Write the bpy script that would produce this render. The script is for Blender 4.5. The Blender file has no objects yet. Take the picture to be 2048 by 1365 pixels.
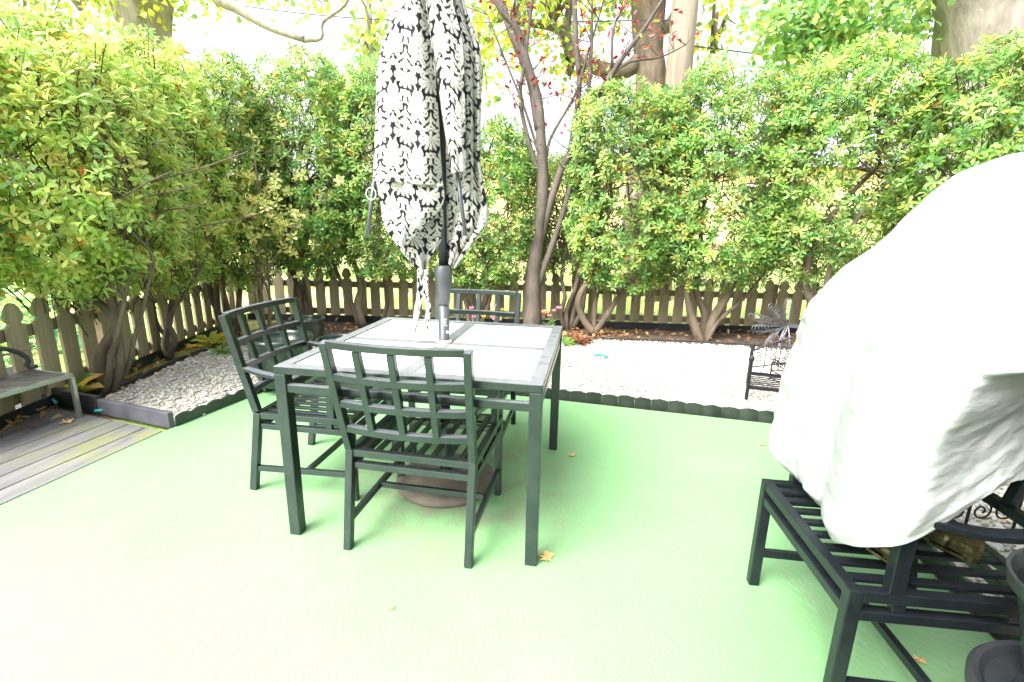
import bpy, bmesh, math, random
import numpy as np
from mathutils import Vector, Matrix
random.seed(7); rng = np.random.default_rng(11)
scene = bpy.context.scene
COL = scene.collection
# ------------------------------------------------------------------ camera
F, PITCH, ROLL, CAMH = 958.4, 0.2354, 0.0188, 1.2473
_c, _s = math.cos(PITCH), math.sin(PITCH); _cr, _sr = math.cos(ROLL), math.sin(ROLL)
FW = Vector((0, _c, -_s)); UP = Vector((0, _s, _c)); RT = Vector((1, 0, 0))
cx = RT*_cr + UP*_sr; cy = RT*(-_sr) + UP*_cr; cz = -FW
cam_d = bpy.data.cameras.new('camera'); cam = bpy.data.objects.new('camera', cam_d); COL.objects.link(cam)
cam.matrix_world = Matrix(((cx.x, cy.x, cz.x, 0), (cx.y, cy.y, cz.y, 0), (cx.z, cy.z, cz.z, CAMH), (0, 0, 0, 1)))
cam_d.sensor_width = 36; cam_d.lens = F/2048*36; cam_d.clip_start = 0.05; cam_d.clip_end = 500
scene.camera = cam
def ray(x, y):
    u = x-1024; v = y-682.5
    a = _cr*u+_sr*v; b = -_sr*u+_cr*v
    return RT*(a/F) - UP*(b/F) + FW
def at(x, y, Y):                    # the point a distance Y in front of the camera seen at (x, y)
    d = ray(x, y); t = Y/d.y
    return Vector((d.x*t, Y, d.z*t+CAMH))
def gp(x, y, z=0.0):
    d = ray(x, y); t = (z-CAMH)/d.z
    return Vector((d.x*t, d.y*t, z))
# ------------------------------------------------------------------ world, sun, exposure
SUN_EL, SUN_AZ = math.radians(52), math.radians(-138)     # azimuth from +Y towards +X
w = bpy.data.worlds.new('World'); scene.world = w; w.use_nodes = True
nt = w.node_tree; bg = nt.nodes['Background']
sky = nt.nodes.new('ShaderNodeTexSky'); sky.sky_type = 'NISHITA'; sky.sun_disc = False
sky.sun_elevation = SUN_EL; sky.sun_rotation = SUN_AZ; sky.air_density = 1.0; sky.dust_density = 6.0; sky.ozone_density = 1.0
hs = nt.nodes.new('ShaderNodeHueSaturation'); hs.inputs['Saturation'].default_value = 0.3
nt.links.new(sky.outputs[0], hs.inputs['Color']); nt.links.new(hs.outputs[0], bg.inputs['Color'])
bg.inputs['Strength'].default_value = 0.15
sd = bpy.data.lights.new('sun', 'SUN'); so = bpy.data.objects.new('sun', sd); COL.objects.link(so)
sd.energy = 1.6; sd.angle = math.radians(45); sd.color = (1.0, 0.97, 0.92)
dirv = Vector((math.sin(SUN_AZ)*math.cos(SUN_EL), math.cos(SUN_AZ)*math.cos(SUN_EL), math.sin(SUN_EL)))
so.rotation_euler = dirv.to_track_quat('Z', 'Y').to_euler()
vs = scene.view_settings; vs.view_transform = 'Standard'; vs.look = 'None'; vs.gamma = 1; vs.use_curve_mapping = False
vs.exposure = 2.1
scene.render.engine = 'CYCLES'; scene.render.resolution_x = 1024; scene.render.resolution_y = 682
scene.cycles.max_bounces = 8; scene.cycles.transparent_max_bounces = 6
# ------------------------------------------------------------------ tagging
def tag(o, label=None, cat=None, group=None, kind=None):
    if label: o['label'] = label
    if cat: o['category'] = cat
    if group: o['group'] = group
    if kind: o['kind'] = kind
    return o
def empty(name, loc=(0, 0, 0), rz=0):
    o = bpy.data.objects.new(name, None); COL.objects.link(o)
    o.location = loc; o.rotation_euler = (0, 0, rz); o.empty_display_size = 0.1
    return o
def copy_tree(o, parent=None):
    c = o.copy(); COL.objects.link(c); c.parent = parent
    for ch in list(o.children): copy_tree(ch, c)
    return c
# ------------------------------------------------------------------ materials
def mat(name, col, rough=0.6, metal=0.0, col2=None, nscale=8, ndetail=6, bump=0.0, bscale=60, spec=0.5, stretch=None, contrast=(0.35, 0.65), coat=0):
    m = bpy.data.materials.new(name); m.use_nodes = True
    t = m.node_tree; N = t.nodes; L = t.links; b = N['Principled BSDF']
    b.inputs['Base Color'].default_value = (*col, 1); b.inputs['Roughness'].default_value = rough
    b.inputs['Metallic'].default_value = metal; b.inputs['Specular IOR Level'].default_value = spec
    b.inputs['Coat Weight'].default_value = coat
    tc = N.new('ShaderNodeTexCoord'); src = tc.outputs['Object']
    if stretch:
        mp = N.new('ShaderNodeMapping'); mp.inputs['Scale'].default_value = stretch
        L.new(src, mp.inputs['Vector']); src = mp.outputs[0]
    if col2:
        n = N.new('ShaderNodeTexNoise'); n.inputs['Scale'].default_value = nscale; n.inputs['Detail'].default_value = ndetail
        L.new(src, n.inputs['Vector'])
        r = N.new('ShaderNodeValToRGB'); r.color_ramp.elements[0].position = contrast[0]; r.color_ramp.elements[1].position = contrast[1]
        r.color_ramp.elements[0].color = (*col, 1); r.color_ramp.elements[1].color = (*col2, 1)
        L.new(n.outputs['Fac'], r.inputs['Fac']); L.new(r.outputs[0], b.inputs['Base Color'])
    if bump:
        n2 = N.new('ShaderNodeTexNoise'); n2.inputs['Scale'].default_value = bscale; n2.inputs['Detail'].default_value = 5
        L.new(src, n2.inputs['Vector'])
        bp = N.new('ShaderNodeBump'); bp.inputs['Strength'].default_value = bump; bp.inputs['Distance'].default_value = 0.01
        L.new(n2.outputs['Fac'], bp.inputs['Height']); L.new(bp.outputs[0], b.inputs['Normal'])
    return m
def dust_sheen(m, col, amt):
    """pale dust tone on faces that look up, painted in for silver sky sheen"""
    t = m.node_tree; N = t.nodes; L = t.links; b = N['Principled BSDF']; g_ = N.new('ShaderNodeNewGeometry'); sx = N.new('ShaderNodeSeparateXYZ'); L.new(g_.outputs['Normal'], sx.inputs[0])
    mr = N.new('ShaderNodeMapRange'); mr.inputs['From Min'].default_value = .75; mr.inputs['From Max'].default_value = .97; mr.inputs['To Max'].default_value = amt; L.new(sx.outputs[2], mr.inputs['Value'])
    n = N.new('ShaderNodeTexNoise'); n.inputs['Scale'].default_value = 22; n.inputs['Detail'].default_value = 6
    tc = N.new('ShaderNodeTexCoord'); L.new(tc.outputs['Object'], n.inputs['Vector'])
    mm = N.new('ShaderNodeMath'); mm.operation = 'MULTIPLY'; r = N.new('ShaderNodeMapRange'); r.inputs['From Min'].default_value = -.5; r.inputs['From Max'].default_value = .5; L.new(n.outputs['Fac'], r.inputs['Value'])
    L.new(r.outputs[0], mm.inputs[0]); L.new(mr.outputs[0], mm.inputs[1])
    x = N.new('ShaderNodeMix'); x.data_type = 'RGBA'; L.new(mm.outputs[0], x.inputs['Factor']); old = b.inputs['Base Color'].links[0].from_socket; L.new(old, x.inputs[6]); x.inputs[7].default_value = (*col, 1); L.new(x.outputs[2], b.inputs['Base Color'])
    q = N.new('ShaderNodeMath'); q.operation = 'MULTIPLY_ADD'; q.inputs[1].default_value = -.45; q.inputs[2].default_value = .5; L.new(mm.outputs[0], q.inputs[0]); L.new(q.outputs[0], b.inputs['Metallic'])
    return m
def leaf_mat(name, rough=0.32, transl=0.48, hue=0.485):
    m = bpy.data.materials.new(name); m.use_nodes = True
    t = m.node_tree; N = t.nodes; L = t.links; b = N['Principled BSDF']; out = N['Material Output']
    ca = N.new('ShaderNodeVertexColor'); ca.layer_name = 'Col'
    uv = N.new('ShaderNodeUVMap'); uv.uv_map = 'UVMap'
    sx = N.new('ShaderNodeSeparateXYZ'); L.new(uv.outputs[0], sx.inputs[0])
    ab = N.new('ShaderNodeMath'); ab.operation = 'ABSOLUTE'; L.new(sx.outputs[0], ab.inputs[0])
    mr = N.new('ShaderNodeMapRange'); mr.inputs['From Min'].default_value = 0.45; mr.inputs['From Max'].default_value = 0.7
    L.new(ab.outputs[0], mr.inputs['Value'])
    mu = N.new('ShaderNodeMath'); mu.operation = 'MULTIPLY'; L.new(mr.outputs[0], mu.inputs[0]); L.new(ca.outputs['Alpha'], mu.inputs[1])
    mx = N.new('ShaderNodeMix'); mx.data_type = 'RGBA'; L.new(mu.outputs[0], mx.inputs['Factor'])
    L.new(ca.outputs['Color'], mx.inputs[6]); mx.inputs[7].default_value = (0.66, 0.63, 0.26, 1)
    L.new(mx.outputs[2], b.inputs['Base Color']); b.inputs['Roughness'].default_value = rough
    tr = N.new('ShaderNodeBsdfTranslucent'); L.new(mx.outputs[2], tr.inputs['Color'])
    hs = N.new('ShaderNodeHueSaturation'); hs.inputs['Value'].default_value = 1.7; hs.inputs['Saturation'].default_value = 1.05
    hs.inputs['Hue'].default_value = hue
    L.new(mx.outputs[2], hs.inputs['Color']); L.new(hs.outputs[0], tr.inputs['Color'])
    ms = N.new('ShaderNodeMixShader'); ms.inputs[0].default_value = transl
    L.new(b.outputs[0], ms.inputs[1]); L.new(tr.outputs[0], ms.inputs[2]); L.new(ms.outputs[0], out.inputs['Surface'])
    return m
M = {}
M['chair'] = mat('painted_metal', (0.024, 0.035, 0.034), 0.27, 0.45, (0.034, 0.046, 0.045), 14, spec=0.7, bump=0.06, bscale=220)
M['chair_dark'] = mat('painted_metal_dark', (0.016, 0.02, 0.026), 0.3, 0.5, (0.024, 0.03, 0.036), 14, spec=0.5, bump=0.06, bscale=220)
M['table_frame'] = dust_sheen(mat('table_paint', (0.024, 0.035, 0.034), 0.27, 0.45, (0.034, 0.046, 0.045), 14, spec=0.7, bump=0.06, bscale=220), (.19, .20, .215), .95)  # frame top carries the silver sky sheen in its base colour
M['chair_back'] = dust_sheen(mat('chair_paint', (0.022, 0.034, 0.032), 0.25, 0.45, (0.032, 0.044, 0.043), 14, spec=0.7, bump=0.06, bscale=220), (.13, .14, .16), .9)
M['table_panel'] = mat('white_glass', (0.70, 0.70, 0.71), 0.2, 0, (0.66, 0.665, 0.66), 6)
M['pole'] = mat('grey_paint', (0.065, 0.072, 0.08), 0.4, 0.2, (0.085, 0.092, 0.10), 20)
M['pole_dark'] = mat('dark_grey_paint', (0.02, 0.022, 0.026), 0.4, 0.2)
M['stone'] = mat('stone_base', (0.15, 0.125, 0.10), 0.8, 0, (0.10, 0.088, 0.072), 9, bump=0.4, bscale=90)
M['edging'] = mat('black_plastic', (0.012, 0.02, 0.016), 0.45, 0, (0.035, 0.045, 0.035), 6, bump=0.2, bscale=120)
M['black'] = mat('black_strip', (0.012, 0.014, 0.018), 0.5, 0, (0.03, 0.03, 0.035), 5)
M['lumber'] = mat('composite_lumber', (0.06, 0.06, 0.075), 0.6, 0, (0.1, 0.1, 0.12), 7, bump=0.15, bscale=150)
M["fence"] = mat("weathered_wood", (0.38, 0.31, 0.205), 0.8, 0, (0.22, 0.21, 0.13), 3, bump=0.35, bscale=30, stretch=(6, 6, 0.6))
M['rail'] = mat('weathered_rail', (0.24, 0.185, 0.13), 0.85, 0, (0.15, 0.13, 0.085), 3, bump=0.35, bscale=30)
M['bark'] = mat('shrub_bark', (0.17, 0.13, 0.09), 0.85, 0, (0.08, 0.065, 0.045), 12, bump=0.8, bscale=60, stretch=(1, 1, 0.35))
M['twig'] = mat('twig_bark', (0.06, 0.04, 0.03), 0.85)
M['bark_dark'] = mat('plum_bark', (0.115, 0.095, 0.078), 0.8, 0, (0.055, 0.043, 0.036), 9, bump=0.8, bscale=50, stretch=(1, 1, 0.5))
M['bark_pale'] = mat('pale_bark', (0.30, 0.27, 0.235), 0.9, 0, (0.19, 0.168, 0.14), 5, bump=1.0, bscale=14, stretch=(2, 2, 0.45))
M['soil'] = mat('soil', (0.055, 0.035, 0.025), 0.95, 0, (0.13, 0.09, 0.065), 14, bump=1.0, bscale=60)
M['wrought'] = mat('wrought_iron', (0.018, 0.016, 0.022), 0.45, 0.3)
M['wire'] = mat('grey_wire', (0.17, 0.17, 0.19), 0.4, 0.7)
M['pot'] = mat('glazed_pot', (0.010, 0.022, 0.016), 0.28, 0, (0.014, 0.024, 0.019), 5, coat=0.0)
M['plastic_pot'] = mat('nursery_pot', (0.02, 0.026, 0.026), 0.35, 0, (0.045, 0.052, 0.05), 4, bump=0.1)
M['potsoil'] = mat('dry_soil', (0.3, 0.17, 0.09), 0.95, 0, (0.2, 0.12, 0.07), 30, bump=0.6)
M['brass'] = mat('tarnished_brass', (0.10, 0.085, 0.035), 0.3, 0.6, (0.03, 0.027, 0.015), 18, bump=0.3, bscale=50)
M['hole'] = mat('dark_inside', (0.006, 0.005, 0.005), 0.9)
M['hose'] = mat('teal_rubber', (0.02, 0.30, 0.28), 0.4)
M['plank_top'] = mat('weathered_top', (0.075, 0.07, 0.065), 0.7, 0, (0.17, 0.165, 0.15), 5, bump=0.3, stretch=(1, 5, 1))
M['alu'] = mat('aluminium', (0.42, 0.44, 0.42), 0.3, 0.8)
M['rust'] = mat('rusty_rod', (0.22, 0.12, 0.06), 0.8, 0, (0.33, 0.28, 0.24), 9)
M['dryleaf'] = mat('dry_leaf', (0.42, 0.23, 0.09), 0.75, 0, (0.6, 0.38, 0.16), 60)
M['wall'] = mat('yellow_siding', (0.72, 0.55, 0.28), 0.8, 0, (0.76, 0.6, 0.33), 1)
M['siding'] = mat('house_siding', (0.30, 0.29, 0.27), 0.8, 0, (0.34, 0.33, 0.31), 2)
M['trim'] = mat('white_trim', (0.75, 0.74, 0.7), 0.6)
M['roof'] = mat('grey_shingle', (0.22, 0.21, 0.2), 0.9, 0, (0.15, 0.145, 0.14), 3)
M['wood_post'] = mat('utility_wood', (0.26, 0.22, 0.175), 0.85, 0, (0.17, 0.14, 0.105), 6, bump=0.4, bscale=20, stretch=(6, 6, 0.3))
M['leaf'] = leaf_mat('shrub_leaf'); M['leaf_tree'] = leaf_mat('tree_leaf', 0.5, 0.5); M['leaf_red'] = leaf_mat('red_leaf', 0.4, 0.3, 0.5)
M['petal'] = mat('pink_petal', (0.6, 0.3, 0.38), 0.6)
M['petal_y'] = mat('yellow_petal', (0.75, 0.5, 0.04), 0.6)
# ------------------------------------------------------------------ mesh collector
class MB:
    def __init__(s): s.v = []; s.f = []
    def box(s, c, d, R=None):
        c = Vector(c); i = len(s.v)
        for z in (-1, 1):
            for y in (-1, 1):
                for x in (-1, 1):
                    p = Vector((x*d[0]/2, y*d[1]/2, z*d[2]/2))
                    if R is not None: p = R @ p
                    s.v.append(c+p)
        for f in ((0, 2, 3, 1), (4, 5, 7, 6), (0, 1, 5, 4), (2, 6, 7, 3), (0, 4, 6, 2), (1, 3, 7, 5)): s.f.append([i+k for k in f])
        return s
    def sweep(s, pts, w, h, side=(1, 0, 0)):            # rectangular bar along a path; w across 'side', h across the other
        pts = [Vector(p) for p in pts]; n = len(pts); i0 = len(s.v)
        for k in range(n):
            t = (pts[min(k+1, n-1)]-pts[max(k-1, 0)]).normalized()
            sd_ = Vector(side); sd_ = (sd_-t*sd_.dot(t)).normalized(); u = t.cross(sd_)
            for a, b in ((-1, -1), (1, -1), (1, 1), (-1, 1)): s.v.append(pts[k]+sd_*a*w/2+u*b*h/2)
        for k in range(n-1):
            for j in range(4):
                a = i0+k*4+j; b = i0+k*4+(j+1) % 4; s.f.append([a, b, b+4, a+4])
        s.f.append([i0+3, i0+2, i0+1, i0]); e = i0+(n-1)*4; s.f.append([e, e+1, e+2, e+3])
        return s
    def tube(s, pts, rad, n=8, cap=True):
        pts = [Vector(p) for p in pts]; m = len(pts); i0 = len(s.v)
        if not hasattr(rad, '__len__'): rad = [rad]*m
        prev = None
        for k in range(m):
            t = (pts[min(k+1, m-1)]-pts[max(k-1, 0)])
            t = t.normalized() if t.length > 1e-9 else Vector((0, 0, 1))
            if prev is None:
                prev = t.orthogonal().normalized()
            a = (prev-t*prev.dot(t)); a = a.normalized() if a.length > 1e-6 else t.orthogonal().normalized(); prev = a
            b = t.cross(a)
            for j in range(n):
                an = 2*math.pi*j/n; s.v.append(pts[k]+(a*math.cos(an)+b*math.sin(an))*rad[k])
        for k in range(m-1):
            for j in range(n):
                a = i0+k*n+j; b = i0+k*n+(j+1) % n; s.f.append([a, b, b+n, a+n])
        if cap:
            s.f.append([i0+j for j in range(n)][::-1]); e = i0+(m-1)*n; s.f.append([e+j for j in range(n)])
        return s
    def lathe(s, c, prof, n=32, R=None, close=False):   # prof: (r, z) list
        c = Vector(c); i0 = len(s.v)
        for r, z in prof:
            for j in range(n):
                a = 2*math.pi*j/n; p = Vector((r*math.cos(a), r*math.sin(a), z))
                if R is not None: p = R @ p
                s.v.append(c+p)
        for k in range(len(prof)-1):
            for j in range(n):
                a = i0+k*n+j; b = i0+k*n+(j+1) % n; s.f.append([a, b, b+n, a+n])
        if prof[0][0] > 1e-6: s.f.append([i0+j for j in range(n)][::-1])
        if prof[-1][0] > 1e-6: e = i0+(len(prof)-1)*n; s.f.append([e+j for j in range(n)])
        return s
    def prism(s, poly, z0, z1):
        i = len(s.v); n = len(poly)
        for z in (z0, z1):
            for p in poly: s.v.append(Vector((p[0], p[1], z)))
        s.f.append([i+k for k in range(n)][::-1]); s.f.append([i+n+k for k in range(n)])
        for k in range(n): s.f.append([i+k, i+(k+1) % n, i+n+(k+1) % n, i+n+k])
        return s
    def build(s, name, m, parent=None, smooth=False, bevel=0):
        me = bpy.data.meshes.new(name); me.from_pydata([tuple(v) for v in s.v], [], s.f); me.update()
        return link(name, me, m, parent, smooth, bevel)
def link(name, me, m, parent=None, smooth=False, bevel=0):
    o = bpy.data.objects.new(name, me); COL.objects.link(o); me.materials.append(m)
    if smooth:
        me.polygons.foreach_set('use_smooth', [True]*len(me.polygons))
    if parent: o.parent = parent
    if bevel:
        b = o.modifiers.new('bevel', 'BEVEL'); b.width = bevel; b.segments = 2; b.limit_method = 'ANGLE'; b.angle_limit = math.radians(50)
    return o
def spline(pts, n):                                     # Catmull-Rom through points, n per span
    P = [Vector(p) for p in pts]; P = [P[0]*2-P[1]]+P+[P[-1]*2-P[-2]]; out = []
    for i in range(1, len(P)-2):
        for k in range(n):
            t = k/n; a, b, c, d = P[i-1], P[i], P[i+1], P[i+2]
            out.append(0.5*((2*b)+(c-a)*t+(2*a-5*b+4*c-d)*t*t+(3*b-a-3*c+d)*t**3))
    out.append(P[-2]); return out
# ================================================================== GROUND
def grid_obj(name, x0, x1, y0, y1, nx, ny, zf, m):
    xs = np.linspace(x0, x1, nx); ys = np.linspace(y0, y1, ny)
    v = [(x, y, zf(x, y)) for y in ys for x in xs]
    f = [(j*nx+i, j*nx+i+1, (j+1)*nx+i+1, (j+1)*nx+i) for j in range(ny-1) for i in range(nx-1)]
    me = bpy.data.meshes.new(name); me.from_pydata(v, [], f); me.update()
    return link(name, me, m, smooth=True)
def slope(x, y):
    r = max(0.0, y-6.5); l = max(0.0, -3.7-x)
    return -0.03 + min(0.9, 0.034*r) + min(0.6, 0.03*l)
def lawn_mat():
    m = mat('lawn', (0.22, 0.36, 0.07), 0.9, 0, (0.44, 0.42, 0.18), 0.9, 8, bump=1.0, bscale=80, contrast=(0.42, 0.62))
    return m
tag(grid_obj('lawn', -200, 200, -60, 300, 90, 120, slope, lawn_mat()), kind='structure')
# patio: green painted concrete
PB = [Vector((-1.70, 3.90, 0)), Vector((1.87, 2.945, 0)), Vector((1.44, 0.70, 0)), Vector((1.1, -1.2, 0)), Vector((-2.85, -1.2, 0)), Vector((-2.27, 1.9, 0)), Vector((-2.10, 2.68, 0))]
def patio_mat():
    m = bpy.data.materials.new('green_painted_concrete'); m.use_nodes = True
    t = m.node_tree; N = t.nodes; L = t.links; b = N['Principled BSDF']
    tc = N.new('ShaderNodeTexCoord')
    def noise(sc, det, r0, r1):
        n = N.new('ShaderNodeTexNoise'); n.inputs['Scale'].default_value = sc; n.inputs['Detail'].default_value = det
        n.inputs['Roughness'].default_value = 0.62
        L.new(tc.outputs['Object'], n.inputs['Vector'])
        r = N.new('ShaderNodeMapRange'); r.inputs['From Min'].default_value = r0; r.inputs['From Max'].default_value = r1
        L.new(n.outputs['Fac'], r.inputs['Value']); return r.outputs[0]
    def mix(f, a, c, amt=1.0):
        x = N.new('ShaderNodeMix'); x.data_type = 'RGBA'
        mm = N.new('ShaderNodeMath'); mm.operation = 'MULTIPLY'; mm.inputs[1].default_value = amt; L.new(f, mm.inputs[0]); L.new(mm.outputs[0], x.inputs['Factor'])
        if isinstance(a, tuple): x.inputs[6].default_value = (*a, 1)
        else: L.new(a, x.inputs[6])
        x.inputs[7].default_value = (*c, 1); return x.outputs[2]
    c = mix(noise(1.3, 6, 0.35, 0.7), (0.168, 0.338, 0.152), (0.190, 0.352, 0.175))
    c = mix(noise(7, 8, 0.52, 0.72), c, (0.25, 0.34, 0.23), 0.15)       # worn, chalky patches
    c = mix(noise(3.1, 9, 0.60, 0.74), c, (0.24, 0.21, 0.16), 0.4)      # brownish dirt
    # dirt ring round the umbrella base and under the edging
    vm = N.new('ShaderNodeVectorMath'); vm.operation = 'DISTANCE'; vm.inputs[1].default_value = (-0.28, 2.12, 0)
    L.new(tc.outputs['Object'], vm.inputs[0])
    r = N.new('ShaderNodeMapRange'); r.inputs['From Min'].default_value = 0.75; r.inputs['From Max'].default_value = 0.2; L.new(vm.outputs['Value'], r.inputs['Value'])
    mm = N.new('ShaderNodeMath'); mm.operation = 'MULTIPLY'; L.new(r.outputs[0], mm.inputs[0]); L.new(noise(5, 8, 0.42, 0.62), mm.inputs[1])
    c = mix(mm.outputs[0], c, (0.20, 0.165, 0.125), 0.7)
    L.new(c, b.inputs['Base Color']); b.inputs['Roughness'].default_value = 0.42
    n2 = N.new('ShaderNodeTexNoise'); n2.inputs['Scale'].default_value = 75; n2.inputs['Detail'].default_value = 3
    mp = N.new('ShaderNodeMapping'); mp.inputs['Scale'].default_value = (1.0, 0.45, 1); mp.inputs['Rotation'].default_value = (0, 0, 0.7)
    L.new(tc.outputs['Object'], mp.inputs['Vector']); L.new(mp.outputs[0], n2.inputs['Vector'])
    bp = N.new('ShaderNodeBump'); bp.inputs['Strength'].default_value = 0.32; bp.inputs['Distance'].default_value = 0.006
    L.new(n2.outputs['Fac'], bp.inputs['Height']); L.new(bp.outputs[0], b.inputs['Normal'])
    return m
tag(MB().prism([(p.x, p.y) for p in PB][::-1], -0.03, 0.0).build('patio', patio_mat()), kind='structure')
# deck of grey boards
def deck_mat():
    m = mat('deck_boards', (0.10, 0.10, 0.106), 0.7, 0, (0.20, 0.198, 0.20), 4, 9, bump=0.4, bscale=12, stretch=(4, 0.5, 1), contrast=(0.3, 0.7))
    t = m.node_tree; N = t.nodes; L = t.links; b = N['Principled BSDF']
    tc = N.new('ShaderNodeTexCoord'); n = N.new('ShaderNodeTexNoise'); n.inputs['Scale'].default_value = 5; n.inputs['Detail'].default_value = 6
    L.new(tc.outputs['Object'], n.inputs['Vector'])
    vm = N.new('ShaderNodeVectorMath'); vm.operation = 'DISTANCE'; vm.inputs[1].default_value = (-2.25, 2.6, 0); L.new(tc.outputs['Object'], vm.inputs[0])
    r = N.new('ShaderNodeMapRange'); r.inputs['From Min'].default_value = 0.6; r.inputs['From Max'].default_value = 0.1; L.new(vm.outputs['Value'], r.inputs['Value'])
    r2 = N.new('ShaderNodeMapRange'); r2.inputs['From Min'].default_value = 0.4; r2.inputs['From Max'].default_value = 0.6; L.new(n.outputs['Fac'], r2.inputs['Value'])
    mm = N.new('ShaderNodeMath'); mm.operation = 'MULTIPLY'; L.new(r.outputs[0], mm.inputs[0]); L.new(r2.outputs[0], mm.inputs[1])
    x = N.new('ShaderNodeMix'); x.data_type = 'RGBA'; L.new(mm.outputs[0], x.inputs['Factor'])
    old = b.inputs['Base Color'].links[0].from_socket; L.new(old, x.inputs[6]); x.inputs[7].default_value = (0.17, 0.185, 0.08, 1)
    L.new(x.outputs[2], b.inputs['Base Color'])
    return m
dk = MB(); du = Vector((0.19, 0.98, 0)).normalized(); dn = Vector((-du.y, du.x, 0))
A = Vector((-2.10, 2.68, 0)); lum0, lum1 = Vector((-2.09, 2.68, 0)), Vector((-3.24, 3.07, 0)); ld = (lum1-lum0).normalized()
for k in range(12):
    a0 = 0.145*k+0.004; a1 = 0.145*(k+1)-0.005
    def end(a):
        # intersect the board line with the lumber line
        p = A+dn*a; den = du.x*ld.y-du.y*ld.x; t = ((lum0.x-p.x)*ld.y-(lum0.y-p.y)*ld.x)/den
        return p+du*t
    e0, e1 = end(a0), end(a1); s0 = A+dn*a0-du*4.2; s1 = A+dn*a1-du*4.2
    dk.prism([(s0.x, s0.y), (e0.x, e0.y), (e1.x, e1.y), (s1.x, s1.y)], -0.02, 0.006)
tag(dk.build('deck', deck_mat(), bevel=0.004), kind='structure')
# dark board standing on edge at the end of the deck
lb = empty('edge_board', lum0)
tag(lb, 'low dark grey board standing on edge across the end of the wooden deck', 'edging board')
m1 = lum0.lerp(lum1, 0.53)
def board(a, b, h, th, m, nm='board', par=None, org=Vector((0, 0, 0))):
    d = (b-a).normalized(); n = Vector((-d.y, d.x, 0))
    q = MB().prism([((a-org).x, (a-org).y), ((b-org).x, (b-org).y), ((b-org+n*-th).x, (b-org+n*-th).y), ((a-org+n*-th).x, (a-org+n*-th).y)], 0.0, h)
    return q.build(nm, m, par, bevel=0.004)
board(lum0+Vector((0, 0.045, 0)), m1+Vector((0, 0.045, 0)), 0.10, 0.035, M['lumber'], 'board', lb, lum0)
board(m1+Vector((-0.004, 0.04, 0)), lum1+Vector((0, 0.04, 0)), 0.12, 0.03, M['black'], 'board', lb, lum0)
# soil bed (round the fence), gravel sheet over it
soil_poly = [(-4.0, 1.0), (-2.86, 1.0), (-2.95, 3.0), (-2.1, 2.72), (-1.6, 3.8), (2.0, 2.9), (1.3, 0.5), (1.0, -1.5), (6, -1.5), (7.0, 5.62), (0.7, 6.12), (-3.48, 6.2)]
soil_poly = [(-3.7, 1.0), (-2.9, 1.0), (-2.9, 2.9), (1.0, 2.9), (1.0, -1.5), (8, -1.5), (8, 5.55), (0.7, 6.12), (-3.52, 6.2)]
tag(MB().prism(soil_poly[::-1], -0.05, -0.012).build('soil_bed', M['soil']), kind='structure')
gin = [(-2.08, 2.74), (-1.72, 3.98), (0.0, 3.52), (1.9, 3.0), (1.47, 0.70), (1.15, -1.2)]
gout = [(6.5, -1.2), (6.5, 4.35), (4.2, 4.75), (3.01, 5.05), (2.2, 5.22), (1.01, 5.34), (0.5, 5.1), (-0.6, 5.05), (-1.3, 4.95), (-1.9, 4.85), (-2.5, 4.85), (-2.85, 4.75), (-3.0, 4.5), (-3.0, 4.1), (-2.96, 3.7), (-2.93, 3.3), (-2.84, 3.0)]
gpoly = gin+gout
M['gravel_base'] = mat('gravel_sheet', (0.35, 0.33, 0.29), 0.9, 0, (0.55, 0.53, 0.48), 40, bump=1.0, bscale=45)
gsheet = MB(); gsheet.v = [Vector((p[0], p[1], -0.006)) for p in gpoly]; gsheet.f = [list(range(len(gpoly)))]
go = gsheet.build('gravel_bed', M['gravel_base']); tag(go, kind='structure')
def inpoly(x, y, poly):
    c = np.zeros(len(x), bool); n = len(poly)
    for i in range(n):
        x0, y0 = poly[i]; x1, y1 = poly[(i+1) % n]
        hit = ((y0 > y) != (y1 > y)) & (x < (x1-x0)*(y-y0)/(y1-y0+1e-12)+x0); c ^= hit
    return c
bm = bmesh.new(); bmesh.ops.create_icosphere(bm, subdivisions=1, radius=1); ico_v = np.array([v.co[:] for v in bm.verts]); ico_f = np.array([[v.index for v in f.verts] for f in bm.faces]); bm.free()
def pebbles(n, poly, bounds, smin, smax, z=0.0):
    x = rng.uniform(bounds[0], bounds[1], n); y = rng.uniform(bounds[2], bounds[3], n); k = inpoly(x, y, poly); x, y = x[k], y[k]; n = len(x)
    s = rng.uniform(smin, smax, n); sc = np.stack([s, s*rng.uniform(.6, 1, n), s*rng.uniform(.4, .7, n)], 1)
    V = ico_v[None]*(1+rng.uniform(-.16, .16, (n, 12, 1))); V = V*sc[:, None]
    a = rng.uniform(0, 6.283, n); c, s_ = np.cos(a)[:, None], np.sin(a)[:, None]; t = rng.uniform(-.4, .4, (n, 1))
    X, Y, Z = V[..., 0], V[..., 1], V[..., 2]; Z, X = Z+X*t, X
    P = np.stack([X*c-Y*s_+x[:, None], X*s_+Y*c+y[:, None], Z+z+rng.uniform(0, .006, (n, 1))], -1).reshape(-1, 3)
    Fc = (ico_f[None]+np.arange(n)[:, None, None]*12).reshape(-1, 3)
    return P, Fc, n
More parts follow.
